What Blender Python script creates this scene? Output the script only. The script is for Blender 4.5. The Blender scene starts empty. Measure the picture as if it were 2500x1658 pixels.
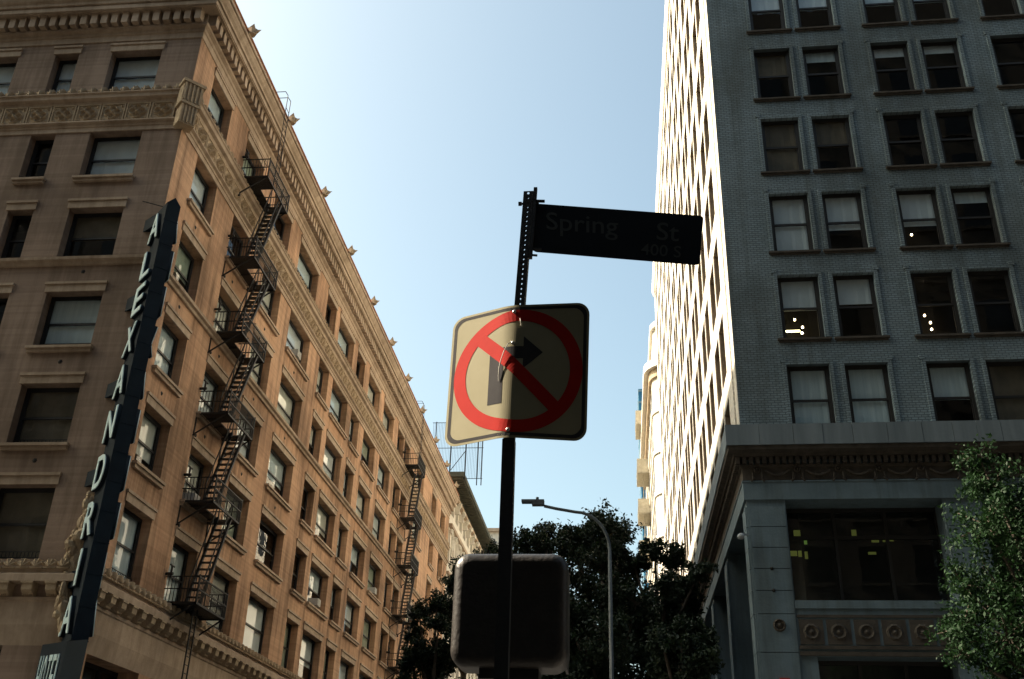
import bpy, math, random
import numpy as np
from mathutils import Vector, Matrix
random.seed(7)
rng = np.random.default_rng(7)
S = bpy.context.scene
COL = S.collection

# ------------------------------------------------------------------ camera
cam_d = bpy.data.cameras.new("camera")
cam = bpy.data.objects.new("camera", cam_d)
COL.objects.link(cam)
S.camera = cam
cam_d.sensor_width = 36.0
cam_d.lens = 36.0 * 2475.835 / 2500.0
cam_d.clip_start = 0.05
cam_d.clip_end = 5000
RV = (0.473307289, -0.103511018, -0.00464750288)
def _rot(p):
    th = math.sqrt(sum(c * c for c in p)); k = [c / th for c in p]
    K = np.array([[0, -k[2], k[1]], [k[2], 0, -k[0]], [-k[1], k[0], 0]])
    return np.eye(3) + math.sin(th) * K + (1 - math.cos(th)) * K @ K
_R = np.array([[1, 0, 0], [0, 0, 1], [0, -1, 0.]]) @ _rot(RV)      # columns: image right, image down, forward
_m = np.eye(4)
_m[:3, 0] = _R[:, 0]; _m[:3, 1] = -_R[:, 1]; _m[:3, 2] = -_R[:, 2]; _m[:3, 3] = (0, 0, 1.6)
cam.matrix_world = Matrix(_m.tolist())

# ------------------------------------------------------------------ light
SUN = Vector((-1.0, 0.09, 0.836)).normalized()
EL = math.asin(SUN.z)
AZ = math.atan2(SUN.x, SUN.y)
w = bpy.data.worlds.new("World"); S.world = w; w.use_nodes = True
nt = w.node_tree
bg = nt.nodes["Background"]
sky = nt.nodes.new("ShaderNodeTexSky")
sky.sky_type = 'NISHITA'; sky.sun_disc = False
sky.sun_elevation = EL; sky.sun_rotation = AZ
sky.altitude = 0; sky.air_density = 1.0; sky.dust_density = 4.2; sky.ozone_density = 1.4
tint = nt.nodes.new("ShaderNodeMixRGB"); tint.blend_type = 'MULTIPLY'; tint.inputs[0].default_value = 1.0; tint.inputs[2].default_value = (1.07, 1.09, 0.88, 1)
nt.links.new(sky.outputs[0], tint.inputs[1]); nt.links.new(tint.outputs[0], bg.inputs[0])
bg.inputs[1].default_value = 0.125
sl = bpy.data.lights.new("sun", 'SUN'); sl.energy = 5.0; sl.angle = math.radians(0.5); sl.color = (1.0, 0.86, 0.68)
so = bpy.data.objects.new("sun", sl); COL.objects.link(so)
so.rotation_euler = SUN.to_track_quat('Z', 'Y').to_euler()
so.location = (-40, 0, 60)
S.view_settings.view_transform = 'Standard'; S.view_settings.look = 'None'
S.view_settings.gamma = 1.0; S.view_settings.exposure = 1.3; S.view_settings.use_curve_mapping = False
S.render.engine = 'CYCLES'
S.cycles.max_bounces = 8; S.cycles.diffuse_bounces = 4; S.cycles.glossy_bounces = 3
S.cycles.transparent_max_bounces = 16; S.cycles.caustics_reflective = True; S.cycles.caustics_refractive = False
S.cycles.use_denoising = True

# ------------------------------------------------------------------ materials
MATS = {}
def mat(name, c1, c2=None, scale=1.5, rough=0.85, bump=0.0, bscale=12.0, metal=0.0, brick=None, brickc=None, spec=0.5, stretch=None, detail=6.0, mottle=0.5, streak=0.0):
    if name in MATS: return MATS[name]
    m = bpy.data.materials.new(name); m.use_nodes = True; MATS[name] = m
    n = m.node_tree.nodes; L = m.node_tree.links
    b = n["Principled BSDF"]
    b.inputs["Roughness"].default_value = rough; b.inputs["Metallic"].default_value = metal
    b.inputs["Specular IOR Level"].default_value = spec
    b.inputs["Base Color"].default_value = (*c1, 1)
    geo = n.new("ShaderNodeNewGeometry")
    vec = geo.outputs["Position"]
    if stretch:
        mp = n.new("ShaderNodeMapping"); mp.inputs["Scale"].default_value = stretch
        L.new(vec, mp.inputs[0]); nv = mp.outputs[0]
    else: nv = vec
    colout = None
    if c2:
        t = n.new("ShaderNodeTexNoise"); t.inputs["Scale"].default_value = scale; t.inputs["Detail"].default_value = detail
        t.inputs["Roughness"].default_value = 0.65
        L.new(nv, t.inputs[0])
        r = n.new("ShaderNodeValToRGB")
        r.color_ramp.elements[0].position = 0.5 - 0.3 * mottle; r.color_ramp.elements[1].position = 0.5 + 0.3 * mottle
        r.color_ramp.elements[0].color = (*c1, 1); r.color_ramp.elements[1].color = (*c2, 1)
        L.new(t.outputs[0], r.inputs[0]); colout = r.outputs[0]
        L.new(colout, b.inputs["Base Color"])
    if streak:
        mp2 = n.new("ShaderNodeMapping"); mp2.inputs["Scale"].default_value = (2.2, 2.2, 0.16); L.new(vec, mp2.inputs[0])
        t3 = n.new("ShaderNodeTexNoise"); t3.inputs["Scale"].default_value = 1.0; t3.inputs["Detail"].default_value = 8; t3.inputs["Roughness"].default_value = 0.7
        L.new(mp2.outputs[0], t3.inputs[0])
        t4 = n.new("ShaderNodeTexNoise"); t4.inputs["Scale"].default_value = 0.23; t4.inputs["Detail"].default_value = 9; L.new(vec, t4.inputs[0])
        mu = n.new("ShaderNodeMath"); mu.operation = 'MULTIPLY'; L.new(t3.outputs[0], mu.inputs[0]); L.new(t4.outputs[0], mu.inputs[1])
        r3 = n.new("ShaderNodeValToRGB"); r3.color_ramp.elements[0].position = 0.16; r3.color_ramp.elements[1].position = 0.30
        k = 1 - streak; r3.color_ramp.elements[0].color = (k, k * .96, k * .9, 1); r3.color_ramp.elements[1].color = (1, 1, 1, 1)
        L.new(mu.outputs[0], r3.inputs[0])
        m3 = n.new("ShaderNodeMixRGB"); m3.blend_type = 'MULTIPLY'; m3.inputs[0].default_value = 1.0
        if colout: L.new(colout, m3.inputs[1])
        else: m3.inputs[1].default_value = (*c1, 1)
        L.new(r3.outputs[0], m3.inputs[2]); colout = m3.outputs[0]; L.new(colout, b.inputs["Base Color"])
    bumps = None
    if bump:
        t2 = n.new("ShaderNodeTexNoise"); t2.inputs["Scale"].default_value = bscale; t2.inputs["Detail"].default_value = 4
        L.new(vec, t2.inputs[0])
        bp = n.new("ShaderNodeBump"); bp.inputs["Strength"].default_value = bump; bp.inputs["Distance"].default_value = 0.03
        L.new(t2.outputs[0], bp.inputs["Height"]); bumps = bp
        L.new(bp.outputs[0], b.inputs["Normal"])
    if brick:   # brick = (axis, width, row, mortar, strength)
        axis, bw, bh, mort, st = brick
        sx = n.new("ShaderNodeSeparateXYZ"); L.new(vec, sx.inputs[0])
        cx = n.new("ShaderNodeCombineXYZ")
        L.new(sx.outputs[axis], cx.inputs[0]); L.new(sx.outputs[2], cx.inputs[1])
        bt = n.new("ShaderNodeTexBrick"); L.new(cx.outputs[0], bt.inputs[0])
        bt.inputs["Scale"].default_value = 1.0; bt.inputs["Brick Width"].default_value = bw
        bt.inputs["Row Height"].default_value = bh; bt.inputs["Mortar Size"].default_value = mort
        bt.inputs["Mortar Smooth"].default_value = 0.2
        bt.inputs["Color1"].default_value = (1, 1, 1, 1); bt.inputs["Color2"].default_value = (0.82, 0.8, 0.78, 1)
        mc = brickc or 0.45
        bt.inputs["Mortar"].default_value = (mc, mc, mc, 1)
        mx = n.new("ShaderNodeMixRGB"); mx.blend_type = 'MULTIPLY'; mx.inputs[0].default_value = 1.0
        if colout: L.new(colout, mx.inputs[1])
        else: mx.inputs[1].default_value = (*c1, 1)
        L.new(bt.outputs[0], mx.inputs[2]); L.new(mx.outputs[0], b.inputs["Base Color"])
        bp = n.new("ShaderNodeBump"); bp.inputs["Strength"].default_value = st; bp.inputs["Distance"].default_value = 0.02; bp.invert = True
        L.new(bt.outputs["Fac"], bp.inputs["Height"])
        if bumps: L.new(bumps.outputs[0], bp.inputs["Normal"])
        L.new(bp.outputs[0], b.inputs["Normal"])
    return m
def emis(name, c, s):
    m = bpy.data.materials.new(name); m.use_nodes = True
    b = m.node_tree.nodes["Principled BSDF"]; b.inputs["Base Color"].default_value = (*c, 1)
    b.inputs["Emission Color"].default_value = (*c, 1); b.inputs["Emission Strength"].default_value = s
    return m
def glass(name, tint=(0.75, 0.8, 0.8), rough=0.02, ior=1.5, wave=0.12, wscale=1.3):
    m = bpy.data.materials.new(name); m.use_nodes = True
    n = m.node_tree.nodes; L = m.node_tree.links; n.remove(n["Principled BSDF"])
    out = n["Material Output"]; tr = n.new("ShaderNodeBsdfTransparent"); tr.inputs[0].default_value = (*tint, 1)
    gl = n.new("ShaderNodeBsdfGlossy"); gl.inputs["Roughness"].default_value = rough
    fr = n.new("ShaderNodeFresnel"); g = n.new("ShaderNodeNewGeometry")
    mr = n.new("ShaderNodeMapRange"); mr.inputs["To Min"].default_value = ior; mr.inputs["To Max"].default_value = 1.0 / ior   # same reflectance from both sides of the thin pane
    L.new(g.outputs["Backfacing"], mr.inputs["Value"]); L.new(mr.outputs[0], fr.inputs[0])
    wv = n.new("ShaderNodeTexNoise"); wv.inputs["Scale"].default_value = wscale
    L.new(g.outputs["Position"], wv.inputs[0])
    bp = n.new("ShaderNodeBump"); bp.inputs["Strength"].default_value = wave; bp.inputs["Distance"].default_value = 0.02
    L.new(wv.outputs[0], bp.inputs["Height"]); L.new(bp.outputs[0], gl.inputs["Normal"])
    mx = n.new("ShaderNodeMixShader"); L.new(fr.outputs[0], mx.inputs[0]); L.new(tr.outputs[0], mx.inputs[1]); L.new(gl.outputs[0], mx.inputs[2])
    L.new(mx.outputs[0], out.inputs[0])
    return m
M_STUC_F = mat("tan_stucco_shaded_front", (0.28, 0.20, 0.15), (0.38, 0.285, 0.22), 0.55, 0.9, 0.35, 9, streak=.4, brick=(0, 60.0, 0.1, 0.006, 0.2), brickc=0.88, mottle=1.0)  # same stucco as the side, darker and greyer: shade put into the colour
M_STUC_S = mat("tan_stucco_lit_side", (0.48, 0.275, 0.16), (0.70, 0.45, 0.285), 0.4, 0.9, 0.35, 9, streak=.62, brick=(1, 60.0, 0.1, 0.006, 0.2), brickc=0.88, mottle=1.0, stretch=(1, 1, 0.45))  # lighter, more orange copy of the stucco; bounce light is in the colour
M_TRIM = mat("cream_terracotta", (0.36, 0.27, 0.195), (0.54, 0.42, 0.31), 2.2, 0.8, 0.3, 14, streak=.35, mottle=1.0)
M_ORN = mat("ornament_terracotta", (0.3, 0.22, 0.14), (0.5, 0.39, 0.26), 4.0, 0.85, 0.5, 22, mottle=0.8)
M_RED = mat("parapet_red_brick", (0.3, 0.13, 0.07), (0.42, 0.22, 0.13), 2.0, 0.9, 0.4, 12)
M_FRAME = mat("dark_window_frame", (0.012, 0.013, 0.015), None, rough=0.5)
M_FRAME2 = mat("dark_frame_brown", (0.02, 0.018, 0.016), None, rough=0.55)
M_IRON = mat("black_iron", (0.008, 0.0075, 0.007), (0.016, 0.012, 0.009), 6, 0.6, 0.2, 30)
M_GLASS = glass("window_glass", (0.80, 0.86, 0.88), 0.0, 1.6, 0.08)
M_GLASS2 = glass("tower_side_glass", (0.45, 0.42, 0.38), 0.02, 1.5, 0.05, 0.5)
M_LINING = mat("brown_lining", (.2, .15, .1), (.3, .23, .16), 2, .9)
M_DARK = mat("dark_interior", (0.02, 0.018, 0.015), (0.035, 0.03, 0.025), 0.8, 0.9)
M_BL = [mat("blind_cream", (0.8, 0.77, 0.68), (0.7, 0.67, 0.58), 1.5, 0.8, stretch=(6, 6, .4)),
        mat("blind_grey", (0.6, 0.68, 0.7), (0.74, 0.8, 0.8), 1.2, 0.8, stretch=(8, 8, .3)),
        mat("blind_green", (0.34, 0.4, 0.3), (0.42, 0.46, 0.36), 1.5, 0.8),
        mat("blind_white", (0.82, 0.85, 0.85), (0.74, 0.77, 0.78), 1.5, 0.75),
        mat("blind_brown", (0.2, 0.15, 0.1), (0.14, 0.11, 0.075), 1.5, 0.8)]
M_BRK_F = mat("buff_brick_shaded_front", (0.16, 0.225, 0.262), (0.275, 0.355, 0.4), 0.5, 0.9, 0.3, 10, streak=.35, brick=(0, 0.22, 0.088, 0.014, 0.9), brickc=0.42, mottle=1.0)  # brick of the side wall darkened and blued, so shade is in the colour
M_BRK_S = mat("buff_brick_sunlit_side", (0.72, 0.68, 0.6), (0.8, 0.77, 0.7), 0.6, 0.9, 0.2, 10, brick=(1, 0.4, 0.1, 0.010, 0.3), brickc=0.75, mottle=0.8)  # pale copy of the front's brick, with sunlight put into the colour
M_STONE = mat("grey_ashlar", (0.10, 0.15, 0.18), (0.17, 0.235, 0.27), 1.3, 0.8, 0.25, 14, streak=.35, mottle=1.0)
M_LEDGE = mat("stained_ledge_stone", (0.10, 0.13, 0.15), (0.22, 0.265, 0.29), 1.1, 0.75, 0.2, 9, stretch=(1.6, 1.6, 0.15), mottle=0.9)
M_DKORN = mat("dark_ornament", (0.045, 0.038, 0.03), (0.085, 0.072, 0.058), 3, 0.9, 0.4, 18)  # darker tone for the ledge underside, frieze, sills and relief panels
M_ASPH = mat("asphalt", (0.035, 0.035, 0.037), (0.05, 0.049, 0.048), 3, 0.95, 0.3, 40)
M_CONC = mat("concrete", (0.11, 0.105, 0.1), (0.16, 0.155, 0.145), 1, 0.9, 0.2, 20)
M_PAINT = mat("road_paint", (0.7, 0.7, 0.66), (0.55, 0.55, 0.52), 6, 0.8)
M_NAVY = mat("navy_sign_metal", (0.004, 0.010, 0.018), (0.007, 0.017, 0.028), 1.2, 0.8, 0.1, 4, spec=.2)
M_LET = mat("pale_letter_enamel", (0.5, 0.68, 0.72), (0.6, 0.76, 0.8), 3, 0.5)
M_BARK = mat("bark", (0.07, 0.055, 0.04), (0.12, 0.1, 0.08), 8, 0.95, 0.8, 20, stretch=(1, 1, .2))
M_GALV = mat("galvanised_steel", (0.2, 0.21, 0.22), (0.3, 0.31, 0.32), 20, 0.45, 0.05, 30, metal=0.7)
M_POST = mat("weathered_sign_post", (0.012, 0.013, 0.014), (0.02, 0.02, 0.019), 30, 0.5, 0.1, 40, metal=0.0)

# ------------------------------------------------------------------ mesh helpers
class MB:
    def __init__(s): s.v = []; s.f = []
    def add(s, vs, fs):
        k = len(s.v); s.v += [tuple(map(float, p)) for p in vs]; s.f += [tuple(i + k for i in f) for f in fs]; return s
    def box(s, x0, x1, y0, y1, z0, z1):
        return s.add([(x0, y0, z0), (x1, y0, z0), (x1, y1, z0), (x0, y1, z0), (x0, y0, z1), (x1, y0, z1), (x1, y1, z1), (x0, y1, z1)],
                     [(0, 3, 2, 1), (4, 5, 6, 7), (0, 1, 5, 4), (1, 2, 6, 5), (2, 3, 7, 6), (3, 0, 4, 7)])
    def bar(s, a, b, r, sides=4, r2=None):
        a = Vector(a); b = Vector(b); d = (b - a).normalized(); r2 = r if r2 is None else r2
        up = Vector((0, 0, 1)) if abs(d.z) < 0.95 else Vector((1, 0, 0))
        p = d.cross(up).normalized(); q = d.cross(p)
        vs = []
        for c, rr in ((a, r), (b, r2)):
            for k in range(sides):
                t = 2 * math.pi * (k + .5) / sides
                vs.append(c + (p * math.cos(t) + q * math.sin(t)) * rr * (1.414 if sides == 4 else 1))
        fs = [(k, (k + 1) % sides, sides + (k + 1) % sides, sides + k) for k in range(sides)]
        fs += [tuple(range(sides - 1, -1, -1)), tuple(range(sides, 2 * sides))]
        return s.add(vs, fs)
    def tube(s, pts, r, sides=8):
        for a, b, in zip(pts[:-1], pts[1:]): s.bar(a, b, r, sides)
        return s
    def prism(s, poly, z0, z1):   # poly in xy
        n = len(poly)
        return s.add([(x, y, z0) for x, y in poly] + [(x, y, z1) for x, y in poly],
                     [tuple(range(n - 1, -1, -1)), tuple(range(n, 2 * n))] + [(i, (i + 1) % n, n + (i + 1) % n, n + i) for i in range(n)])
    def profile(s, prof, x0, x1):  # prof: list of (y,z) extruded in x
        n = len(prof)
        return s.add([(x0, y, z) for y, z in prof] + [(x1, y, z) for y, z in prof],
                     [tuple(range(n)), tuple(range(2 * n - 1, n - 1, -1))] + [(i, n + i, n + (i + 1) % n, (i + 1) % n) for i in range(n)])
    def mesh(s, name, m, smooth=False):
        me = bpy.data.meshes.new(name); me.from_pydata(s.v, [], s.f)
        if m: me.materials.append(m)
        if smooth:
            for p in me.polygons: p.use_smooth = True
        me.update(); return me
def sweep(pts, r, n=10):
    """one continuous tube along a polyline"""
    P_ = [Vector(p) for p in pts]; mb = MB(); vs = []
    for i, p in enumerate(P_):
        d = (P_[min(i + 1, len(P_) - 1)] - P_[max(i - 1, 0)]).normalized()
        up = Vector((0, 1, 0)) if abs(d.y) < .9 else Vector((1, 0, 0)); a = d.cross(up).normalized(); b = d.cross(a)
        vs += [p + (a * math.cos(2 * math.pi * k / n) + b * math.sin(2 * math.pi * k / n)) * r for k in range(n)]
    fs = [(i * n + k, i * n + (k + 1) % n, (i + 1) * n + (k + 1) % n, (i + 1) * n + k) for i in range(len(P_) - 1) for k in range(n)]
    fs += [tuple(range(n)), tuple(range((len(P_) - 1) * n, len(P_) * n))]
    return mb.add(vs, fs)
def obj(name, me, parent=None, loc=(0, 0, 0), rz=0.0, **kw):
    o = bpy.data.objects.new(name, me); COL.objects.link(o)
    if parent: o.parent = parent
    o.location = loc; o.rotation_euler = (0, 0, rz)
    for k, v in kw.items(): o[k] = v
    return o
def build(mb, name, m, parent=None, smooth=False, **kw):
    return obj(name, mb.mesh(name, m, smooth), parent, **kw)
def thing(name, label, cat, loc=(0, 0, 0), rz=0.0, group=None):
    o = bpy.data.objects.new(name, None); COL.objects.link(o)
    o.location = loc; o.rotation_euler = (0, 0, rz); o['label'] = label; o['category'] = cat
    if group: o['group'] = group
    return o

class Facade:
    """vertical wall plane: origin o (x,y), direction u, outward normal n; root offset keeps parts relative to their building"""
    def __init__(s, root, o, u, n):
        s.root = root; s.R = Vector(root.location); s.o = Vector((*o, 0)); s.u = Vector((*u, 0)).normalized(); s.n = Vector((*n, 0)).normalized()
        s.rz = math.atan2(s.n.y, s.n.x) - math.pi / 2
        # local +X of a part rotated by rz, compared with u
        lx = Vector((math.cos(s.rz), math.sin(s.rz), 0)); s.sx = 1 if lx.dot(s.u) > 0 else -1
    def P(s, u, n, z): return s.o + s.u * u + s.n * n + Vector((0, 0, z)) - s.R
    def place(s, name, me, u, z, n=0.0, **kw): return obj(name, me, s.root, s.P(u, n, z), s.rz, **kw)
    def xf(s, mb):   # convert an MB written in (u, n, z) to root space
        out = MB(); out.v = [tuple(s.P(*p)) for p in mb.v]; out.f = mb.f; return out
    def build(s, mb, name, m, **kw): return build(s.xf(mb), name, m, s.root, **kw)
    def wall(s, name, m, u0, u1, z0, z1, ops, extra_u=(), **kw):
        """ops: (ua, ub, za, zb, depth)"""
        us = sorted({u0, u1, *[o[0] for o in ops], *[o[1] for o in ops]}); zs = sorted({z0, z1, *[o[2] for o in ops], *[o[3] for o in ops]})
        us = [round(a, 4) for a in us]; zs = [round(a, 4) for a in zs]
        mb = MB(); idx = {}
        def vid(a, b):
            if (a, b) not in idx: idx[(a, b)] = len(mb.v); mb.v.append((a, 0, b))
            return idx[(a, b)]
        for i in range(len(us) - 1):
            for j in range(len(zs) - 1):
                cu = (us[i] + us[i + 1]) / 2; cz = (zs[j] + zs[j + 1]) / 2
                if any(o[0] < cu < o[1] and o[2] < cz < o[3] for o in ops): continue
                mb.f.append((vid(us[i], zs[j]), vid(us[i + 1], zs[j]), vid(us[i + 1], zs[j + 1]), vid(us[i], zs[j + 1])))
        for a, b, c, d, dep in ops:
            mb.add([(a, 0, c), (b, 0, c), (b, 0, d), (a, 0, d), (a, -dep, c), (b, -dep, c), (b, -dep, d), (a, -dep, d)],
                   [(0, 1, 5, 4), (1, 2, 6, 5), (2, 3, 7, 6), (3, 0, 4, 7)])
        return s.build(mb, name, m, **kw)

# window unit, local coords: x centre 0, y outward (0 = wall face), z from 0 (sill)
_wcache = {}
def window_meshes(w_, h, depth, frame, style, gl=None):
    key = (round(w_, 2), round(h, 2), depth, frame.name, style)
    if key in _wcache: return _wcache[key]
    x = w_ / 2; t = 0.10; y0 = -depth; y1 = -depth + 0.09
    fr = MB()
    fr.box(-x, -x + t, y0, y1, 0, h).box(x - t, x, y0, y1, 0, h).box(-x + t, x - t, y0, y1, 0, t).box(-x + t, x - t, y0, y1, h - t, h)
    lin = MB()
    if style == 2:   # deep dark box frame lining the reveal
        lin.box(-x + .002, -x + .03, y1, -.03, 0.002, h - .002).box(x - .03, x - .002, y1, -.03, 0.002, h - .002).box(-x + .03, x - .03, y1, -.03, h - .03, h - .002)
    sa = MB(); hm = h * 0.5; s2 = 0.05
    sa.box(-x + t, x - t, y0 + .015, y0 + .075, hm - 0.04, hm + 0.04)
    for xa, xb in ((-x + t, -x + t + s2), (x - t - s2, x - t)):
        sa.box(xa, xb, y0 + .005, y0 + .045, t, hm - .04); sa.box(xa, xb, y0 + .035, y0 + .078, hm + .04, h - t)
    sa.box(-x + t + s2, x - t - s2, y0 + .005, y0 + .045, t, t + .06); sa.box(-x + t + s2, x - t - s2, y0 + .035, y0 + .078, h - t - .05, h - t)
    pa = MB().add([(-x + t, y0 + .02, t), (x - t, y0 + .02, t), (x - t, y0 + .02, h - t), (-x + t, y0 + .02, h - t)], [(0, 3, 2, 1)])
    r = (fr.mesh("window", frame), sa.mesh("sash", frame), pa.mesh("pane", M_GLASS2 if style == 2 else M_GLASS))
    if style == 2: r = r + (lin.mesh("reveal_lining", M_LINING),)
    _wcache[key] = r; return r
_bcache = {}
def blind_mesh(w_, h, depth, frac, m, y=0.03, z0=None):
    key = (round(w_, 2), round(h, 2), depth, round(frac, 2), m.name, z0)
    if key not in _bcache:
        x = w_ / 2 - .08; mb = MB(); n = 10
        top = h - .08; bot = top - (h - .16) * frac
        if z0 is not None: top = h * z0
        vs = []; fs = []
        for k in range(n + 1):
            xx = -x + 2 * x * k / n; yy = -depth - y + 0.012 * math.sin(k * 2.1)
            vs += [(xx, yy, bot), (xx, yy, top)]
        for k in range(n): fs.append((2 * k, 2 * k + 2, 2 * k + 3, 2 * k + 1))
        mb.add(vs, fs).box(-x, x, -depth - y - .01, -depth - y + .015, bot - .03, bot)
        _bcache[key] = mb.mesh("blind", m, smooth=False)
    return _bcache[key]
def window(F, u, z, w_, h, depth, frame=M_FRAME, blind=None, style=0, label=None):
    ms = window_meshes(w_, h, depth, frame, style); fr, sa, pa = ms[:3]
    o = F.place("window", fr, u, z)
    obj("sash", sa, o); obj("pane", pa, o)
    if len(ms) > 3: obj("reveal_lining", ms[3], o)
    if blind: obj("blind", blind_mesh(w_, h, depth, blind[0], M_BL[blind[1]]), o)
    return o

# ------------------------------------------------------------------ ground, road, pavement
obj("ground", MB().box(-900, 900, -400, 1800, -1.0, -0.16).mesh("ground", M_CONC), kind="structure")
rd = MB(); rd.add([(-14, -300, -0.12), (0.2, -300, -0.12), (0.2, 900, -0.12), (-14, 900, -0.12)], [(0, 1, 2, 3)])
build(rd, "spring_road", M_ASPH, kind="structure").name = "road"
rd = MB(); rd.add([(-300, 9.0, -0.116), (300, 9.0, -0.116), (300, 26.2, -0.116), (-300, 26.2, -0.116)], [(0, 1, 2, 3)])
build(rd, "road", M_ASPH, kind="structure")
for i, (x0, x1, y0, y1) in enumerate(((-300, -14, 26.2, 900), (0.2, 300, 26.2, 900), (-300, -14, -300, 9), (0.2, 300, -300, 9))):
    build(MB().box(x0, x1, y0, y1, -0.2, 0.0), "pavement", M_CONC, kind="structure")
mk = MB()
for k in range(14):
    mk.add([(-13.2 + k, 27.0, -.112), (-12.7 + k, 27.0, -.112), (-12.7 + k, 30, -.112), (-13.2 + k, 30, -.112)], [(0, 1, 2, 3)])
for y in range(36, 400, 9): mk.add([(-7, y, -.112), (-6.87, y, -.112), (-6.87, y + 3, -.112), (-7, y + 3, -.112)], [(0, 1, 2, 3)])
build(mk, "road_marking", M_PAINT, kind="structure")

# ================================================================== LEFT BUILDING
LX, LY, LL = -16.91, 30.5, 67.4
LB = thing("hotel_building", "tan stucco hotel with fire escapes and bracketed cornice at the left street corner", "building", (LX, LY, 0))
FF = Facade(LB, (LX, LY), (-1, 0), (0, -1)); FS = Facade(LB, (LX, LY), (0, 1), (1, 0))
ROWS = {7: (29.05, 31.2), 6: (24.7, 26.97), 5: (21.0, 23.3), 4: (17.3, 19.6), 3: (13.6, 15.9), 2: (9.7, 12.2)}
side_cols = [(1.72, 3.95), (6.05, 8.4), (10.4, 13.15), (14.9, 18.55), (20.65, 22.7), (23.6, 27.25), (28.3, 30.4), (31.75, 35.15),
             (36.65, 40.15), (41.8, 44.1), (44.5, 46.6), (49.9, 55.9 - 2.6), (57.6, 59.8), (62.5, 65.0)]
front_cols = [(1.62, 3.8), (5.25, 6.3), (7.95, 10.2), (12.2, 14.4)]
DEP = 0.46
ops_s = [(a, b, z0, z1, DEP) for a, b in side_cols for z0, z1 in ROWS.values()]
ops_f = [(a, b, z0, z1, DEP) for a, b in front_cols for z0, z1 in ROWS.values()]
ops_s += [(a, b, 0.9, 7.0, 0.9) for a, b in ((1.3, 5.2), (6.2, 13.4), (14.4, 19.0), (20.2, 27.6), (28.8, 35.4), (36.6, 44.2), (45.4, 55.8), (57.0, 66.0))]
ops_f += [(a, b, 0.9, 7.0, 0.9) for a, b in ((2.1, 7.2), (8.2, 14.4))]
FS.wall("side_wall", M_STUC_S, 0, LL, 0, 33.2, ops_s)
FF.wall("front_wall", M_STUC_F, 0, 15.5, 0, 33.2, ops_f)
# the rest of the block: back walls, roof, dark rooms
rest = MB(); rest.add([(15.5, 0, 0), (15.5, -LL, 0), (0, -LL, 0), (15.5, 0, 33.2), (15.5, -LL, 33.2), (0, -LL, 33.2), (0, 0, 33.2)],
                      [(0, 1, 4, 3), (1, 2, 5, 4), (3, 4, 5, 6)])
FF.build(rest, "roof", M_CONC)
core = MB(); core.box(2.2, 14.9, -LL + .6, -2.2, 0.1, 33.0)
for z in (4, 8.2, 12.7, 16.4, 20.1, 23.8, 27.6, 32): core.box(.95, 15.2, -LL + .3, -.95, z, z + .12)
FF.build(core, "interior", M_DARK)
lam = MB().box(-.5, .5, 0, .07, 0, .33).box(-.5, .5, 0, .11, .33, .40)
def lintel_mesh(w_): return MB().box(-w_ / 2, w_ / 2, 0, .05, 0, .30).box(-w_ / 2 - .03, w_ / 2 + .03, 0, .10, .30, .40).mesh("lintel", M_TRIM)
def sill_mesh(w_): return MB().box(-w_ / 2, w_ / 2, 0, .20, -.07, .03).box(-w_ / 2 + .05, w_ / 2 - .05, 0, .13, -.2, -.07).mesh("sill", M_TRIM)
_lc = {}
def cached(kind, w_):
    k = (kind, round(w_, 2))
    if k not in _lc: _lc[k] = (lintel_mesh if kind == 'l' else sill_mesh)(w_)
    return _lc[k]
guard = None
def guard_mesh(w_, depth):
    mb = MB(); x = w_ / 2 - .05; y = -depth + .14
    mb.box(-x, x, y, y + .025, .30, .325).box(-x, x, y, y + .025, .04, .06)
    n = int(w_ / .13)
    for k in range(n + 1): mb.box(-x + 2 * x * k / n - .008, -x + 2 * x * k / n + .008, y, y + .02, .06, .30)
    return mb.mesh("window_guard", M_IRON)
for F, cols, front in ((FS, side_cols, False), (FF, front_cols, True)):
    for r, (z0, z1) in ROWS.items():
        for ci, (a, b) in enumerate(cols):
            wd = b - a; c = (a + b) / 2
            rr = random.random()
            if front:
                bl = (.95, 3) if (ci == 0 and r in (7, 6)) else ((.9, 3) if r == 7 else ((.95, 4 if r in (3, 2) else 1) if ci == 0 and r != 5 else None))
                if r == 5 and ci == 0: bl = (.5, 4)
            else:
                bl = None if rr < .10 else ((random.choice([.45, .6, .95, .95, .95]), random.choice([0, 1, 1, 0, 2, 3])))
                if ci == 0: bl = {7: (.5, 1), 6: (.95, 3), 5: (.55, 2), 4: (.95, 1), 3: (.7, 0), 2: (.95, 1)}[r]
            wo = window(F, c, z0, wd, z1 - z0, DEP, blind=bl)
            if front or (ci in (0, 2) and r in (7, 2, 3)):
                key = ('g', round(wd, 2))
                if key not in _lc: _lc[key] = guard_mesh(wd, DEP)
                if r != 5: obj("window_guard", _lc[key], wo)
            if r != 6: F.place("lintel", cached('l', wd + .16), c, z1)
            if r in (6, 4, 3): F.place("sill", cached('s', wd + .3), c, z0)
ac = MB().box(-.3, .3, -.3, .28, .12, .5)
for k in range(9): ac.box(-.27, .27, .28, .29, .15 + k * .037, .17 + k * .037)
ACM = ac.mesh("air_conditioner", mat("dirty_white_enamel", (.45, .45, .42), (.6, .6, .56), 6, .6))
for ci, r_ in ((5, 3), (3, 6), (8, 4), (7, 2), (1, 3)): FS.place("air_conditioner", ACM, (side_cols[ci][0] + side_cols[ci][1]) / 2 - .4, ROWS[r_][0])
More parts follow.
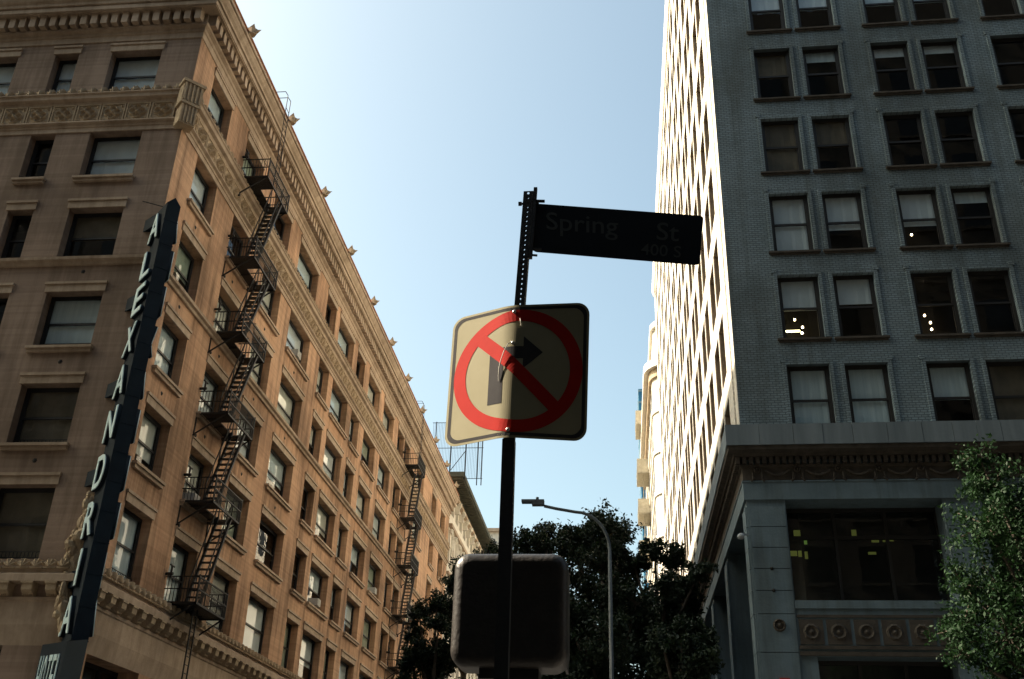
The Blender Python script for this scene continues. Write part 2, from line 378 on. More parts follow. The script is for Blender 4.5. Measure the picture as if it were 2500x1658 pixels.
# ground floor glazing
for F, cols in ((FS, ((1.3, 5.2), (6.2, 13.4), (14.4, 19.0), (20.2, 27.6), (28.8, 35.4), (36.6, 44.2), (45.4, 55.8), (57.0, 66.0))), (FF, ((2.1, 7.2), (8.2, 14.4)))):
    for a, b in cols:
        mb = MB(); h = 6.1; x = (b - a) / 2; n = max(3, int((b - a) / 1.3))
        for k in range(n + 1):
            xx = -x + 2 * x * k / n; mb.box(max(-x, xx - .06), min(x, xx + .06), -.88, -.76, 0, h)
        for z in (0, 2.7, 4.6, h - .12): mb.box(-x, x, -.87, -.77, z, z + .12)
        o = F.place("shop_window", mb.mesh("shop_window", M_FRAME), (a + b) / 2, 0.9)
        obj("pane", MB().add([(-x, -.82, 0), (x, -.82, 0), (x, -.82, h), (-x, -.82, h)], [(0, 3, 2, 1)]).mesh("pane", M_GLASS), o)
# horizontal mouldings: profiles of (n, z) wrapped round the corner
def moulding(name, m, prof, z_is=None, f_len=15.5, s_len=LL, s0=0.0, root=LB, FFa=None, FSa=None):
    FFa = FFa or FF; FSa = FSa or FS
    n = len(prof); mb = MB(); vs = []
    for p, z in prof: vs.append(FFa.P(f_len, p, z))
    for p, z in prof:   # mitre at the corner
        c = FFa.o + FFa.n * p + FSa.n * p - FFa.R; vs.append(Vector((c.x, c.y, z)))
    for p, z in prof: vs.append(FSa.P(s_len, p, z))
    fs = []
    for k in range(2):
        for i in range(n - 1): fs.append((k * n + i, k * n + i + 1, (k + 1) * n + i + 1, (k + 1) * n + i))
    fs += [tuple(range(n)), tuple(range(2 * n, 3 * n))]
    mb.add(vs, fs); return build(mb, name, m, root)
# string course
moulding("string_course", M_TRIM, [(0, 20.70), (.10, 20.72), (.12, 20.83), (.22, 20.88), (.24, 20.99), (0, 21.0)])
# ornamental belt: architrave, frieze, upper moulding with shells
moulding("belt_architrave", M_TRIM, [(0, 26.97), (.05, 26.975), (.05, 27.17), (.09, 27.19), (.09, 27.30), (.2, 27.36), (.2, 27.42), (0, 27.44)])
moulding("belt_cornice", M_TRIM, [(0, 28.36), (.06, 28.37), (.08, 28.5), (.22, 28.56), (.24, 28.72), (.3, 28.76), (.3, 28.8), (0, 28.82)])
# frieze panels
fp = MB(); fp.box(-.5, .5, 0, .03, 0, .92).box(-.5, -.44, .03, .07, 0, .92).box(.44, .5, .03, .07, 0, .92).box(-.44, .44, .03, .07, 0, .06).box(-.44, .44, .03, .07, .86, .92)
def disc(mb, cx, cz, r, y0, y1, n=10, ri=0.0):
    for k in range(n):
        a = 2 * math.pi * k / n; b = 2 * math.pi * (k + 1) / n
        pts = [(cx + ri * math.cos(a), cz + ri * math.sin(a)), (cx + r * math.cos(a), cz + r * math.sin(a)), (cx + r * math.cos(b), cz + r * math.sin(b)), (cx + ri * math.cos(b), cz + ri * math.sin(b))]
        ym = (y0 + y1) / 2
        mb.add([(pts[0][0], y1 if ri == 0 else y0, pts[0][1]), (pts[1][0], y0, pts[1][1]), (pts[2][0], y0, pts[2][1]), (pts[3][0], y1 if ri == 0 else y0, pts[3][1])], [(0, 1, 2, 3)])
        if ri > 0:
            rm = (r + ri) / 2; q = [(cx + rm * math.cos(a), y1, cz + rm * math.sin(a)), (cx + rm * math.cos(b), y1, cz + rm * math.sin(b))]
            mb.add([(pts[0][0], y0, pts[0][1]), (pts[1][0], y0, pts[1][1]), (pts[2][0], y0, pts[2][1]), (pts[3][0], y0, pts[3][1]), q[0], q[1]], [(1, 2, 5, 4), (0, 4, 5, 3)])
for px, pz in ((-.19, .46), (.19, .46), (0, .27), (0, .65)): disc(fp, px, pz, .2, .03, .11, 8, .1)
disc(fp, 0, .46, .13, .04, .15, 8)
for px in (-.36, .36):
    for pz in (.14, .78): disc(fp, px, pz, .09, .03, .1, 6)
FPM = fp.mesh("frieze_panel", M_ORN)
n_s = int(LL / 1.05); n_f = 14
for k in range(n_s): FS.place("frieze_panel", FPM, .55 + 1.05 * k, 27.44)
for k in range(n_f): FF.place("frieze_panel", FPM, .95 + 1.05 * k, 27.44)
# shells
sh = MB(); pts = []
for k in range(9):
    a = math.pi * k / 8; pts.append((.2 * math.cos(a), .1 + .22 * math.sin(a)))
vs = [(0, .26, .04)] + [(x, .22 if i % 2 else .14, z) for i, (x, z) in enumerate(pts)] + [(x, 0, z) for x, z in pts]
fs = [(0, i + 1, i + 2) for i in range(8)] + [(i + 1, 10 + i, 11 + i, i + 2) for i in range(8)]
sh.add(vs, fs).box(-.2, .2, 0, .2, 0, .05)
SHM = sh.mesh("shell_ornament", M_ORN)
for k in range(int(LL / .45)): FS.place("shell_ornament", SHM, .3 + .45 * k, 28.8, n=.02)
for k in range(33): FF.place("shell_ornament", SHM, .45 + .45 * k, 28.8, n=.02)
for k in range(33): FF.place("shell_ornament", SHM, .5 + .45 * k, 9.3, n=.22)
for k in range(80): FS.place("shell_ornament", SHM, .4 + .45 * k, 9.3, n=.22)
far = MB()
for k in range(80, int(LL / .45)):
    for v in [0]:
        far.add([(.4 + .45 * k + x, y + .22, z + 9.3) for x, y, z in sh.v], sh.f)
FS.build(far, "shell_frieze", M_ORN, kind="stuff")
# base cornice
moulding("base_cornice", M_TRIM, [(0, 8.88), (.42, 8.9), (.42, 9.12), (.3, 9.2), (.3, 9.3), (0, 9.32)])
moulding("base_fascia", M_TRIM, [(0, 7.0), (.1, 7.62), (.1, 8.32), (.14, 8.36), (.14, 8.46), (0, 8.48)])
md = MB(); md.profile([(0, 0), (.2, .02), (.38, .16), (.4, .4), (0, .4)], -.17, .17).box(-.2, .2, 0, .43, .36, .42)
for k in range(5): md.box(-.15 + k * .07, -.12 + k * .07, .1, .26, .0, .1)
MDM = md.mesh("modillion", M_ORN)
for k in range(int(LL / .795)): FS.place("modillion", MDM, .75 + .795 * k, 8.47, n=.02)
for k in range(19): FF.place("modillion", MDM, .75 + .795 * k, 8.47, n=.02)
# top cornice
moulding("cornice_frieze", M_TRIM, [(0, 31.72), (.05, 31.74), (.05, 32.02), (.1, 32.06), (.1, 32.2), (.22, 32.28), (.24, 32.38), (.12, 32.4), (.12, 32.95), (0, 32.96)])
moulding("cornice", M_TRIM, [(0, 32.95), (.62, 32.951), (.62, 32.99), (.66, 33.0), (.66, 33.20), (.63, 33.205), (.63, 33.25), (.72, 33.26), (.74, 33.34), (.71, 33.345), (.72, 33.40), (.80, 33.5), (.88, 33.66), (.89, 33.72), (.86, 33.725), (.86, 33.76), (.95, 33.78), (.95, 33.93), (.8, 33.94), (0, 33.96)])
moulding("parapet", M_RED, [(.80, 33.93), (.90, 33.95), (.91, 34.02), (.86, 34.04), (.86, 34.13), (.92, 34.15), (.92, 34.2), (.6, 34.22), (0, 34.23)])
moulding("soffit_shade_strip", M_DKORN, [(.10, 32.962), (.618, 32.962), (.618, 32.975), (.1, 32.975)])  # dark strip laid at the soffit in place of its shade
dn = MB().box(-.135, .135, 0, .36, 0, .50).box(-.15, .15, 0, .39, .50, .55)
DNM = dn.mesh("dentil", M_TRIM)
for k in range(int(LL / .457)): FS.place("dentil", DNM, .15 + .457 * k, 32.4, n=.12)
for k in range(33): FF.place("dentil", DNM, .15 + .457 * k, 32.4, n=.12)
# lion-head finials along the gutter
fn = MB()
fn.box(-.16, .16, -.3, .02, 0, .16).prism([(-.14, -.1), (.14, -.1), (.18, .12), (0, .3), (-.18, .12)], .1, .42)
fn.add([(-.16, -.05, .4), (.16, -.05, .4), (0, .22, .42), (0, .1, .78)], [(0, 1, 3), (1, 2, 3), (2, 0, 3)])
fn.add([(-.1, .2, .15), (.1, .2, .15), (0, .5, .38), (0, .25, .4)], [(0, 1, 2), (1, 3, 2), (3, 0, 2)])
FNM = fn.mesh("lion_head_finial", M_ORN)
for u in (2.35, 8.5, 14.75, 20.9, 27.2, 33.2, 39.3, 45.6, 52.3, 58.5, 64.5): FS.place("lion_head_finial", FNM, u, 33.98, n=.93)
for u in (4.2, 10.4): FF.place("lion_head_finial", FNM, u, 33.98, n=.93)
# fluted corner console
cc = MB()
ang = math.radians(45)
for zz, hw, pr, h in ((26.95, .33, .42, .9), (27.85, .42, .5, .12), (27.97, .4, .46, .9), (28.87, .46, .54, .14), (29.01, .34, .36, .1)):
    cc.box(-hw, hw, -.1, pr, zz, zz + h)
for k in range(5):
    cc.box(-.3 + k * .14, -.24 + k * .14, .4, .47, 27.0, 27.82); cc.box(-.34 + k * .16, -.27 + k * .16, .44, .52, 28.0, 28.84)
o = obj("corner_console", cc.mesh("corner_console", M_ORN), LB, (0, 0, 0), math.radians(-135))
# corner sculpture behind the sign
sc = MB()
def lump(mb, c, r, seed=0, nu=10, nv=8, jag=.25):
    rr = random.Random(seed); vs = []; fs = []
    for j in range(nv + 1):
        th = math.pi * j / nv
        for i in range(nu):
            ph = 2 * math.pi * i / nu; k = 1 + rr.uniform(-jag, jag)
            vs.append((c[0] + r[0] * math.sin(th) * math.cos(ph) * k, c[1] + r[1] * math.sin(th) * math.sin(ph) * k, c[2] + r[2] * math.cos(th) * k))
    for j in range(nv):
        for i in range(nu): fs.append((j * nu + i, j * nu + (i + 1) % nu, (j + 1) * nu + (i + 1) % nu, (j + 1) * nu + i))
    mb.add(vs, fs)
r8 = random.Random(5)
for i in range(46):
    f = i / 45; zc = 7.4 + 4.3 * f; wx = -.12 - .28 * math.sin(math.pi * min(1, f * 1.1)) + r8.uniform(-.14, .14)
    lump(sc, (wx, -.18 + r8.uniform(-.14, .1), zc), (r8.uniform(.1, .2), r8.uniform(.14, .26), r8.uniform(.12, .34)), i, 8, 6, .18)
for k in range(9):   # wing feathers
    sc.bar((-.15, -.2, 10.9 - k * .12), (-.78 + k * .05, -.12, 10.2 - k * .22), .07, 5, .03)
build(sc, "corner_cartouche", M_ORN, LB)
# wall stains / tie-plates: small rosettes on the walls
rs = MB(); disc(rs, 0, 0, .09, 0, .05, 6)
RSM = rs.mesh("anchor_plate", M_IRON)
for r, (z0, z1) in ROWS.items():
    for a, b in side_cols[:4]:
        if r in (5, 4, 3): FS.place("anchor_plate", RSM, (a + b) / 2 - .1, z1 + .8)
    if r in (4, 3, 2): FF.place("anchor_plate", RSM, 2.6, z1 + .85)

# ---------------- fire escapes (local: x along wall, y outward, z up from 0 = sill of row 2)
def fire_escape(u, n_rows, loc_label):
    base = FS.o + FS.u * u
    t = thing("fire_escape", loc_label, "fire escape", tuple(base + Vector((0.0, 0, 0))), FS.rz, "black iron fire escapes on the tan hotel")
    W, D = 3.03, 1.33; sx = FS.sx
    zs = [9.7, 13.6, 17.3, 21.0, 24.7, 29.0]
    X = lambda a: a * sx
    for zi, z in enumerate(zs):
        fl = MB(); fl.box(*sorted((X(0), X(W))), 0, .06, z - .06, z)
        fl.box(*sorted((X(0), X(W))), D - .06, D, z - .08, z)
        fl.box(*sorted((X(0), X(.05))), 0, D, z - .08, z); fl.box(*sorted((X(W - .05), X(W))), 0, D, z - .08, z)
        ns = 26
        for k in range(ns):
            yy = .07 + (D - .14) * k / (ns - 1)
            xa, xb = (0.05, W - .05) if yy < .62 else (.05, 1.05)
            if yy >= .62 and zi > 0: fl.box(*sorted((X(2.55), X(W - .05))), yy, yy + .035, z - .03, z)
            if zi == 0: xb = W - .05
            fl.box(*sorted((X(xa), X(xb))), yy, yy + .042, z - .035, z)
        for xx in (.6, 1.5, 2.4): fl.box(*sorted((X(xx), X(xx + .04))), 0, .64, z - .07, z - .031)
        p = build(fl, "platform", M_IRON, t)
        rl = MB(); H = .95
        for zz in (z + H, z + H * .52):
            rl.box(*sorted((X(0), X(W))), D - .045, D, zz - .05, zz); rl.box(*sorted((X(0), X(.035))), 0, D - .035, zz - .035, zz); rl.box(*sorted((X(W - .035), X(W))), 0, D - .035, zz - .035, zz)
        nb = 24
        for k in range(nb + 1):
            xx = W * k / nb; rl.box(*sorted((X(xx - .011), X(xx + .011))), D - .03, D - .008, z, z + H - .035)
        for k in range(1, 10):
            yy = D * k / 10
            rl.box(*sorted((X(.008), X(.03))), yy - .01, yy + .01, z, z + H - .035); rl.box(*sorted((X(W - .03), X(W - .008))), yy - .01, yy + .01, z, z + H - .035)
        for xx in (0.02, W - .02): rl.bar((X(xx), D - .02, z), (X(xx), D - .02, z + H + .06), .022)
        build(rl, "railing", M_IRON, t)
        br = MB()
        for xx in (.06, W - .06):
            br.bar((X(xx), 0, z - .95), (X(xx), D - .1, z - .08), .025); br.bar((X(xx), .02, z - 1.05), (X(xx), .02, z), .025)
            br.bar((X(xx), 0, z - .98), (X(xx), .14, z - .98), .07, 6)
        build(br, "bracket", M_IRON, t)
        if zi < len(zs) - 1:
            z2 = zs[zi + 1]; st = MB(); x0, x1 = .55, 2.3; ya, yb = .68, 1.24
            for yy in (ya, yb):
                st.bar((X(x0), yy, z), (X(x1), yy, z2), .05)
                st.bar((X(x0), yy, z + .85), (X(x1), yy, z2 + .85), .02)
                for q in range(5):
                    f = q / 4; st.bar((X(x0 + (x1 - x0) * f), yy, z + (z2 - z) * f), (X(x0 + (x1 - x0) * f), yy, z + (z2 - z) * f + .85), .014)
            ntr = 13
            for q in range(1, ntr):
                f = q / ntr; xx = x0 + (x1 - x0) * f; zz = z + (z2 - z) * f
                st.box(*sorted((X(xx - .11), X(xx + .11))), ya, yb, zz - .015, zz + .015)
            build(st, "stair", M_IRON, t)
    # gooseneck to the roof
    g = MB()
    for xx in (1.2, 1.65):
        g.tube([(X(xx), 1.15, 29.0), (X(xx), 1.15, 34.7), (X(xx), 1.0, 34.95), (X(xx), .5, 34.95), (X(xx), .35, 34.7), (X(xx), .35, 34.0)], .02, 5)
    for q in range(16): g.bar((X(1.2), 1.15, 29.3 + .31 * q), (X(1.65), 1.15, 29.3 + .31 * q), .011)
    build(g, "roof_ladder", M_IRON, t)
    # drop ladder
    g = MB()
    for xx in (.9, 1.3): g.bar((X(xx), .9, 4.4), (X(xx), .9, 9.7), .022)
    for q in range(17): g.bar((X(.9), .9, 4.6 + .3 * q), (X(1.3), .9, 4.6 + .3 * q), .012)
    build(g, "drop_ladder", M_IRON, t)
    # standpipe valves
    for z in zs:
        v = MB(); v.bar((X(-.1), .02, z + 1.0), (X(-.1), .3, z + 1.0), .06, 6); v.bar((X(-.1), .22, z + .9), (X(-.1), .22, z + 1.3), .04, 6); v.bar((X(-.28), .22, z + 1.3), (X(.08), .22, z + 1.3), .035, 6)
        build(v, "standpipe_valve", M_IRON, t)
    return t
fire_escape(5.94, 6, "nearer black iron fire escape, beside the vertical hotel sign")
fire_escape(44.0, 6, "farther black iron fire escape, near the far end of the tan hotel")

# ---------------- vertical hotel blade sign
sg = thing("hotel_sign", "tall navy vertical blade sign with pale letters on the corner of the tan hotel", "sign", (LX, LY, 0), math.radians(-45))
# local x = outwards along the diagonal (+x,-y), local y: F1 (street-left face) is at -y
T = .25; d1, d2 = .2, 1.14
body = MB().box(d1, d2, -T, T, 7.0, 22.75)
body.prism([(d1, -T), (d2, -T), (d2, T), (d1, T)], 22.75, 22.76)
body.add([(d1, -T, 22.75), (d2, -T, 22.75), (d2, T, 22.75), (d1, T, 22.75), (d1, 0, 23.25), (d2, 0, 23.05)], [(0, 1, 5, 4), (2, 3, 4, 5), (1, 2, 5), (3, 0, 4)])
build(body, "sign_body", M_NAVY, sg)
edge = MB()
for z in range(16): edge.box(d2 - .02, d2 + .012, -T - .012, T + .012, 7.0 + z * 1.0, 7.03 + z)
build(edge, "edge_band", M_NAVY, sg)
def text_mesh(txt, name, m, size=1.0, depth=.05, offset=0.0, sx=1.0):
    cu = bpy.data.curves.new("t", 'FONT'); cu.body = txt; cu.size = size; cu.extrude = depth / 2; cu.offset = offset; cu.resolution_u = 4
    cu.align_x = 'CENTER'
    ob = bpy.data.objects.new("t", cu); COL.objects.link(ob)
    dg = bpy.context.evaluated_depsgraph_get(); me = bpy.data.meshes.new_from_object(ob.evaluated_get(dg))
    bpy.data.objects.remove(ob)
    co = np.empty(len(me.vertices) * 3); me.vertices.foreach_get("co", co); co = co.reshape(-1, 3)
    lo = co.min(0); hi = co.max(0)
    me.name = name; me.materials.clear(); me.materials.append(m)
    return me, co, lo, hi
def set_co(me, co): me.vertices.foreach_set("co", np.ascontiguousarray(co, dtype=np.float32).reshape(-1)); me.update()
tops = [22.42, 20.86, 19.38, 17.78, 16.22, 14.62, 12.98, 11.38, 9.84, 8.36]
for i, (ch, zt) in enumerate(zip("ALEXANDRIA", tops)):
    H = 1.16; W_ = .86 if ch != 'I' else .17
    for side in (-1, 1):
        for part, mm, y0, dd, gr in (("letter_return", M_NAVY, T, .11, .03), ("letter", M_LET, T + .11, .03, 0)):
            me, co, lo, hi = text_mesh(ch, part, mm, offset=.012)
            g = (co - lo) / (hi - lo)
            x = (d1 + d2) / 2 + (-.02) + (g[:, 0] - .5) * (W_ + gr) * (1 if side == -1 else -1)
            z = zt - H + g[:, 1] * (H + gr) - gr / 2
            y = side * (y0 + (g[:, 2]) * dd)
            set_co(me, np.stack([x, y, z], 1)); build_o = obj(part, me, sg)
# brackets tying the sign to the front wall
for zc in (22.4, 19.0, 15.6, 12.4, 9.0):
    mb = MB(); s2 = math.sqrt(.5)
    # wall point in local coordinates: world offset (-.72,0)
    def loc(wx, wy): return (s2 * wx - s2 * wy, s2 * wx + s2 * wy)
    a = loc(-.62, -.02); b = loc(-.05, -.02)
    mb.prism([(d1 + .5, -T - .001), a, b, (d1, -T + .1), (d1 + .4, -T + .1)], zc - .3, zc + .22)
    build(mb, "wall_bracket", M_NAVY, sg)
g = MB(); g.bar((.2, 0, 23.1), (-.3, -.75, 23.3), .02, 5); g.bar((.2, 0, 22.9), (0, .02, 23.35), .02, 5); build(g, "guy_rod", M_IRON, sg)
A_, B_, C_, D_ = loc(-.56, -.42), loc(.56, -1.05), loc(1.36, -1.35), loc(.3, -.05)
build(MB().prism([A_, B_, C_, D_], 3.2, 6.95), "lower_cabinet", M_NAVY, sg)
av = Vector((A_[0], A_[1], 0)); bv = Vector((B_[0], B_[1], 0)); du = (bv - av); Lc = du.length; du = du / Lc; nn = Vector((du.y, -du.x, 0))
for i, ch in enumerate("HOTEL"):
    me, co, lo, hi = text_mesh(ch, "letter", M_LET)
    gg = (co - lo) / (hi - lo); new = []
    for q in gg:
        p = av + du * (.13 + i * .225 + q[0] * .165) + nn * (.005 + q[2] * .03); new.append((p.x, p.y, 5.25 + q[1] * 1.35))
    set_co(me, np.array(new)); obj("letter", me, sg)

# ================================================================== RIGHT BUILDING
RX, RY, RL = 4.18, 32.5, 59.4
RB = thing("office_building", "buff brick office tower with sash windows above a stone ledge, right of the street", "building", (RX, RY, 0))
a1 = math.radians(-1)
GF = Facade(RB, (RX, RY), (math.cos(a1), math.sin(a1)), (math.sin(a1), -math.cos(a1))); GS = Facade(RB, (RX, RY), (0, 1), (-1, 0))
RTOP = 54.6; FLEN = 26.0
rcf = []
for k in range(5):
    rcf += [(1.72 + 4.64 * k, 3.17 + 4.64 * k), (3.67 + 4.64 * k, 5.11 + 4.64 * k)]
rrow = [14.5 + 3.585 * k for k in range(12)]
rcs = []
for k in range(11):
    b0 = 2.62 + 5.1 * k; rcs += [(b0, b0 + 1.82), (b0 + 2.05, b0 + 3.95)]
RH = 2.58; RD = .24
f_rows = rrow[:7]
ops = [(a, b, z, z + RH, RD) for a, b in rcf for z in f_rows]
ops += [(1.24, 6.15, 8.97, 12.22, 1.1), (7.35, 12.3, 8.97, 12.22, 1.1), (13.5, 18.4, 8.97, 12.22, 1.1), (1.75, 5.8, 0.4, 7.28, .8), (7.8, 11.9, 0.4, 7.28, .8), (13.9, 18, .4, 7.28, .8)]
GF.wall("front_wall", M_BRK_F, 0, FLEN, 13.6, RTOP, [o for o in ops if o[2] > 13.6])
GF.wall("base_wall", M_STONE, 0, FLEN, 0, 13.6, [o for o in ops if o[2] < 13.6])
s_ops = [(a, b, z, z + RH, .5) for a, b in rcs for z in rrow[:11]]
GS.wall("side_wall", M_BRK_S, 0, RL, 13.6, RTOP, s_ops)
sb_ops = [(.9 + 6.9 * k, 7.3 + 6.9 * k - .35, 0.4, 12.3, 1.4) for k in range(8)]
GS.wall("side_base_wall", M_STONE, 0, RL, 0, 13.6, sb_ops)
mb = MB().box(1.9, FLEN - .2, -RL + .3, -1.9, .1, RTOP - .4)
for z in rrow: mb.box(.7, FLEN - .3, -RL + .2, -.7, z - .8, z - .68)
GF.build(mb, "interior", M_DARK)
mb = MB(); mb.add([(0, 0, RTOP), (FLEN, 0, RTOP), (FLEN, -RL, RTOP), (0, -RL, RTOP), (FLEN, 0, 0), (FLEN, -RL, 0), (0, -RL, 0)], [(0, 1, 2, 3), (1, 4, 5, 2), (2, 5, 6, 3)])
GF.build(mb, "roof", M_CONC)
# windows front: blinds copied from the photograph (column pair -> per row)
fb = {6: {0: (.5, 3), 1: (.5, 3), 2: (.5, 1), 3: (.5, 1)}, 5: {0: (.5, 4), 1: (.2, 1), 2: (.18, 3), 3: (.16, 3)}, 4: {0: (.95, 4), 1: (.5, 4)}, 3: {0: (.98, 3), 1: (.6, 3), 2: (.58, 3), 3: (.2, 1)},
      2: {0: (.5, 3), 1: (.42, 3)}, 1: {0: (.98, 1), 1: (.98, 1), 2: (.5, 1), 3: (.95, 4)}}
# rrow index: 0 is hidden behind the ledge (14.5), 1 = 18.1 ...
front_blind = {0: {0: (.98, 1), 1: (.98, 1), 2: (.5, 1), 3: (.95, 4)}, 1: {0: (.5, 3), 1: (.42, 3)}, 2: {0: (.98, 3), 1: (.6, 3), 2: (.58, 3), 3: (.2, 1)},
               3: {0: (.95, 4), 1: (.5, 4)}, 4: {0: (.5, 4), 1: (.2, 1), 2: (.18, 3), 3: (.16, 3)}, 5: {0: (.5, 3), 1: (.5, 3), 2: (.5, 1), 3: (.5, 1)}, 6: {0: (.9, 1)}}
M_LAMP = emis("warm_bulb", (1.0, 0.72, 0.4), 9.0); M_TUBE = emis("fluorescent_tube", (1.0, 0.85, 0.45), 5.0)
lampm = MB(); lump(lampm, (0, 0, 0), (.042, .042, .05), 1, 8, 6, 0); LAMPM = lampm.mesh("ceiling_lamp", M_LAMP, True)
tubem = MB().box(-.35, .35, -.03, .03, -.025, .025).mesh("tube_lamp", M_TUBE)
for ri, z in enumerate(f_rows):
    for ci, (a, b) in enumerate(rcf[:8]):
        wo = window(GF, (a + b) / 2, z, b - a, RH, RD, M_FRAME2, front_blind[ri].get(ci, None if ci < 4 else random.choice([None, None, (.3, 4)])))
        if (ri, ci) == (1, 0):
            for lx, lz in ((.05, 1.40), (-.2, 1.08), (-.16, .84)): obj("ceiling_lamp", LAMPM, wo, (lx, -1.2, lz))
            obj("tube_lamp", tubem, wo, (.24, -1.3, .98))
        if (ri, ci) == (2, 2): obj("ceiling_lamp", LAMPM, wo, (.05, -1.2, 1.3))
        if (ri, ci) == (1, 2):
            for lx, lz in ((.1, 1.42), (-.06, 1.12), (-.06, .85)): obj("ceiling_lamp", LAMPM, wo, (lx, -1.2, lz))
        if (ri, ci) == (3, 0): obj("ceiling_lamp", LAMPM, wo, (.55, -1.0, 1.5))
# surrounds + sills front
w_ = 1.45
sur = MB().box(-w_ / 2 - .13, -w_ / 2, 0, .045, 0, RH + .14).box(w_ / 2, w_ / 2 + .13, 0, .045, 0, RH + .14).box(-w_ / 2, w_ / 2, 0, .045, RH, RH + .14)
SURM = sur.mesh("window_surround", M_BRK_F)
SILR = MB().box(-w_ / 2 - .2, w_ / 2 + .2, 0, .11, -.07, 0.0).box(-w_ / 2 - .15, w_ / 2 + .15, 0, .06, -.14, -.07).mesh("sill", M_DKORN)
BLK = MB().box(-.09, .09, 0, .06, 0, .18).mesh("corner_block", M_BRK_F)
for ri, z in enumerate(f_rows):
    for ci, (a, b) in enumerate(rcf[:8]):
        GF.place("window_surround", SURM, (a + b) / 2, z); 
        if ri: GF.place("sill", SILR, (a + b) / 2, z)
        GF.place("corner_block", BLK, a - .1 if ci % 2 == 0 else b + .1, z + RH + .1)
# side windows
for ri, z in enumerate(rrow[:11]):
    for ci, (a, b) in enumerate(rcs):
        window(GS, (a + b) / 2, z, b - a, RH, .5, M_FRAME2, random.choice([(.95, 4), (.95, 4), (.5, 4), (.6, 2), None, None, (.5, 0)]), 2)
# side pilaster strips and band courses
mb = MB().box(0.0, .06, 0, .02, 14.7, RTOP).box(.9, .95, -.0, .05, 14.7, RTOP); GS.build(mb, "corner_strip", M_BRK_S)
for zz in rrow[1:12]:
    pass
moulding("roof_cornice", M_BRK_S, [(0, 53.4), (.1, 53.45), (.25, 53.9), (.25, 54.5), (0, 54.6)], f_len=FLEN, s_len=RL, root=RB, FFa=GF, FSa=GS)
# ledge and its cornice
def mouldR(name, m, prof): return moulding(name, m, prof, f_len=FLEN, s_len=RL, root=RB, FFa=GF, FSa=GS)
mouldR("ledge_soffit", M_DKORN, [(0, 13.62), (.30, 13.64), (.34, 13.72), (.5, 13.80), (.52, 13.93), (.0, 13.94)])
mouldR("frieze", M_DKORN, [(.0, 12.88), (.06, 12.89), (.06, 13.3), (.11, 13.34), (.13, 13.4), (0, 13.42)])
mouldR("architrave", M_STONE, [(0, 12.22), (.07, 12.223), (.07, 12.80), (.1, 12.82), (.1, 12.86), (0, 12.87)])
# ledge facing blocks
bw = 1.12
x = -.57; i = 0
while x < FLEN - .1:
    ww = random.choice([.95, 1.1, 1.25, .75]); x1 = min(x + ww, FLEN)
    me = MB().box(-(x1 - x) / 2 + .006, (x1 - x) / 2 - .006, 0, .57 + random.uniform(-.006, .006), 13.94, 14.66).mesh("ledge_block", M_LEDGE)
    GF.place("ledge_block", me, (x + x1) / 2, 0); x = x1
x = 0.0
while x < RL - .1:
    ww = random.choice([1.2, 1.5, 1.1]); x1 = min(x + ww, RL)
    me = MB().box(-(x1 - x) / 2 + .006, (x1 - x) / 2 - .006, 0, .565 + random.uniform(-.006, .006), 13.94, 14.66).mesh("ledge_block", M_LEDGE)
    GS.place("ledge_block", me, (x + x1) / 2, 0); x = x1
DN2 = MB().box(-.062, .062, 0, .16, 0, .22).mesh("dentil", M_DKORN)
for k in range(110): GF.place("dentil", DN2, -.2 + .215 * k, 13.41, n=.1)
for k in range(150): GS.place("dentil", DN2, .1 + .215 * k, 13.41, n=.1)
fard = MB()
for k in range(150, 275): fard.box(.1 + .215 * k - .062, .1 + .215 * k + .062, .1, .26, 13.41, 13.63)
GS.build(fard, "dentil_course", M_DKORN, kind="stuff")
# swags and rosettes in the frieze
ro = MB(); disc(ro, 0, 0, .13, .05, .12, 8, .06); disc(ro, 0, 0, .07, .05, .14, 6)
for s_ in (-1, 1): ro.bar((s_ * .14, .07, -.12), (s_ * .16, .07, -.33), .035, 5); ro.bar((s_ * .1, .07, -.3), (s_ * .22, .07, -.42), .04, 5)
ROM = ro.mesh("rosette", M_DKORN)
sw = MB(); pp = [(-.38 + .76 * k / 8, .085, -.02 - .17 * math.sin(math.pi * k / 8)) for k in range(9)]; sw.tube(pp, .045, 6)
SWM = sw.mesh("swag", M_DKORN)
for k in range(16):
    GF.place("rosette", ROM, .42 + 1.3 * k, 13.25, n=.03); GF.place("swag", SWM, 1.07 + 1.3 * k, 13.22, n=.03)
# ashlar pier blocks
zj = [0, .9, 1.8, 2.7, 3.6, 4.5, 5.4, 6.5, 7.39, 8.55, 9.27, 9.96, 10.64, 11.32, 12.02]
def blocks(F, u0, u1, joints, n=0.0, m=M_STONE, pr=.05):
    for z0, z1 in zip(joints[:-1], joints[1:]):
        me = MB().box(-(u1 - u0) / 2, (u1 - u0) / 2, 0, pr + random.uniform(-.004, .004), z0 + .012, z1 - .012).mesh("stone_block", m)
        F.place("stone_block", me, (u0 + u1) / 2, 0, n=n)
blocks(GF, .07, 1.2, zj); blocks(GF, 6.2, 7.3, zj); blocks(GF, 12.35, 13.45, zj)
for k in range(6): blocks(GS, .02 + 6.9 * k if k else .06, .88 + 6.9 * k if k else .86, zj)
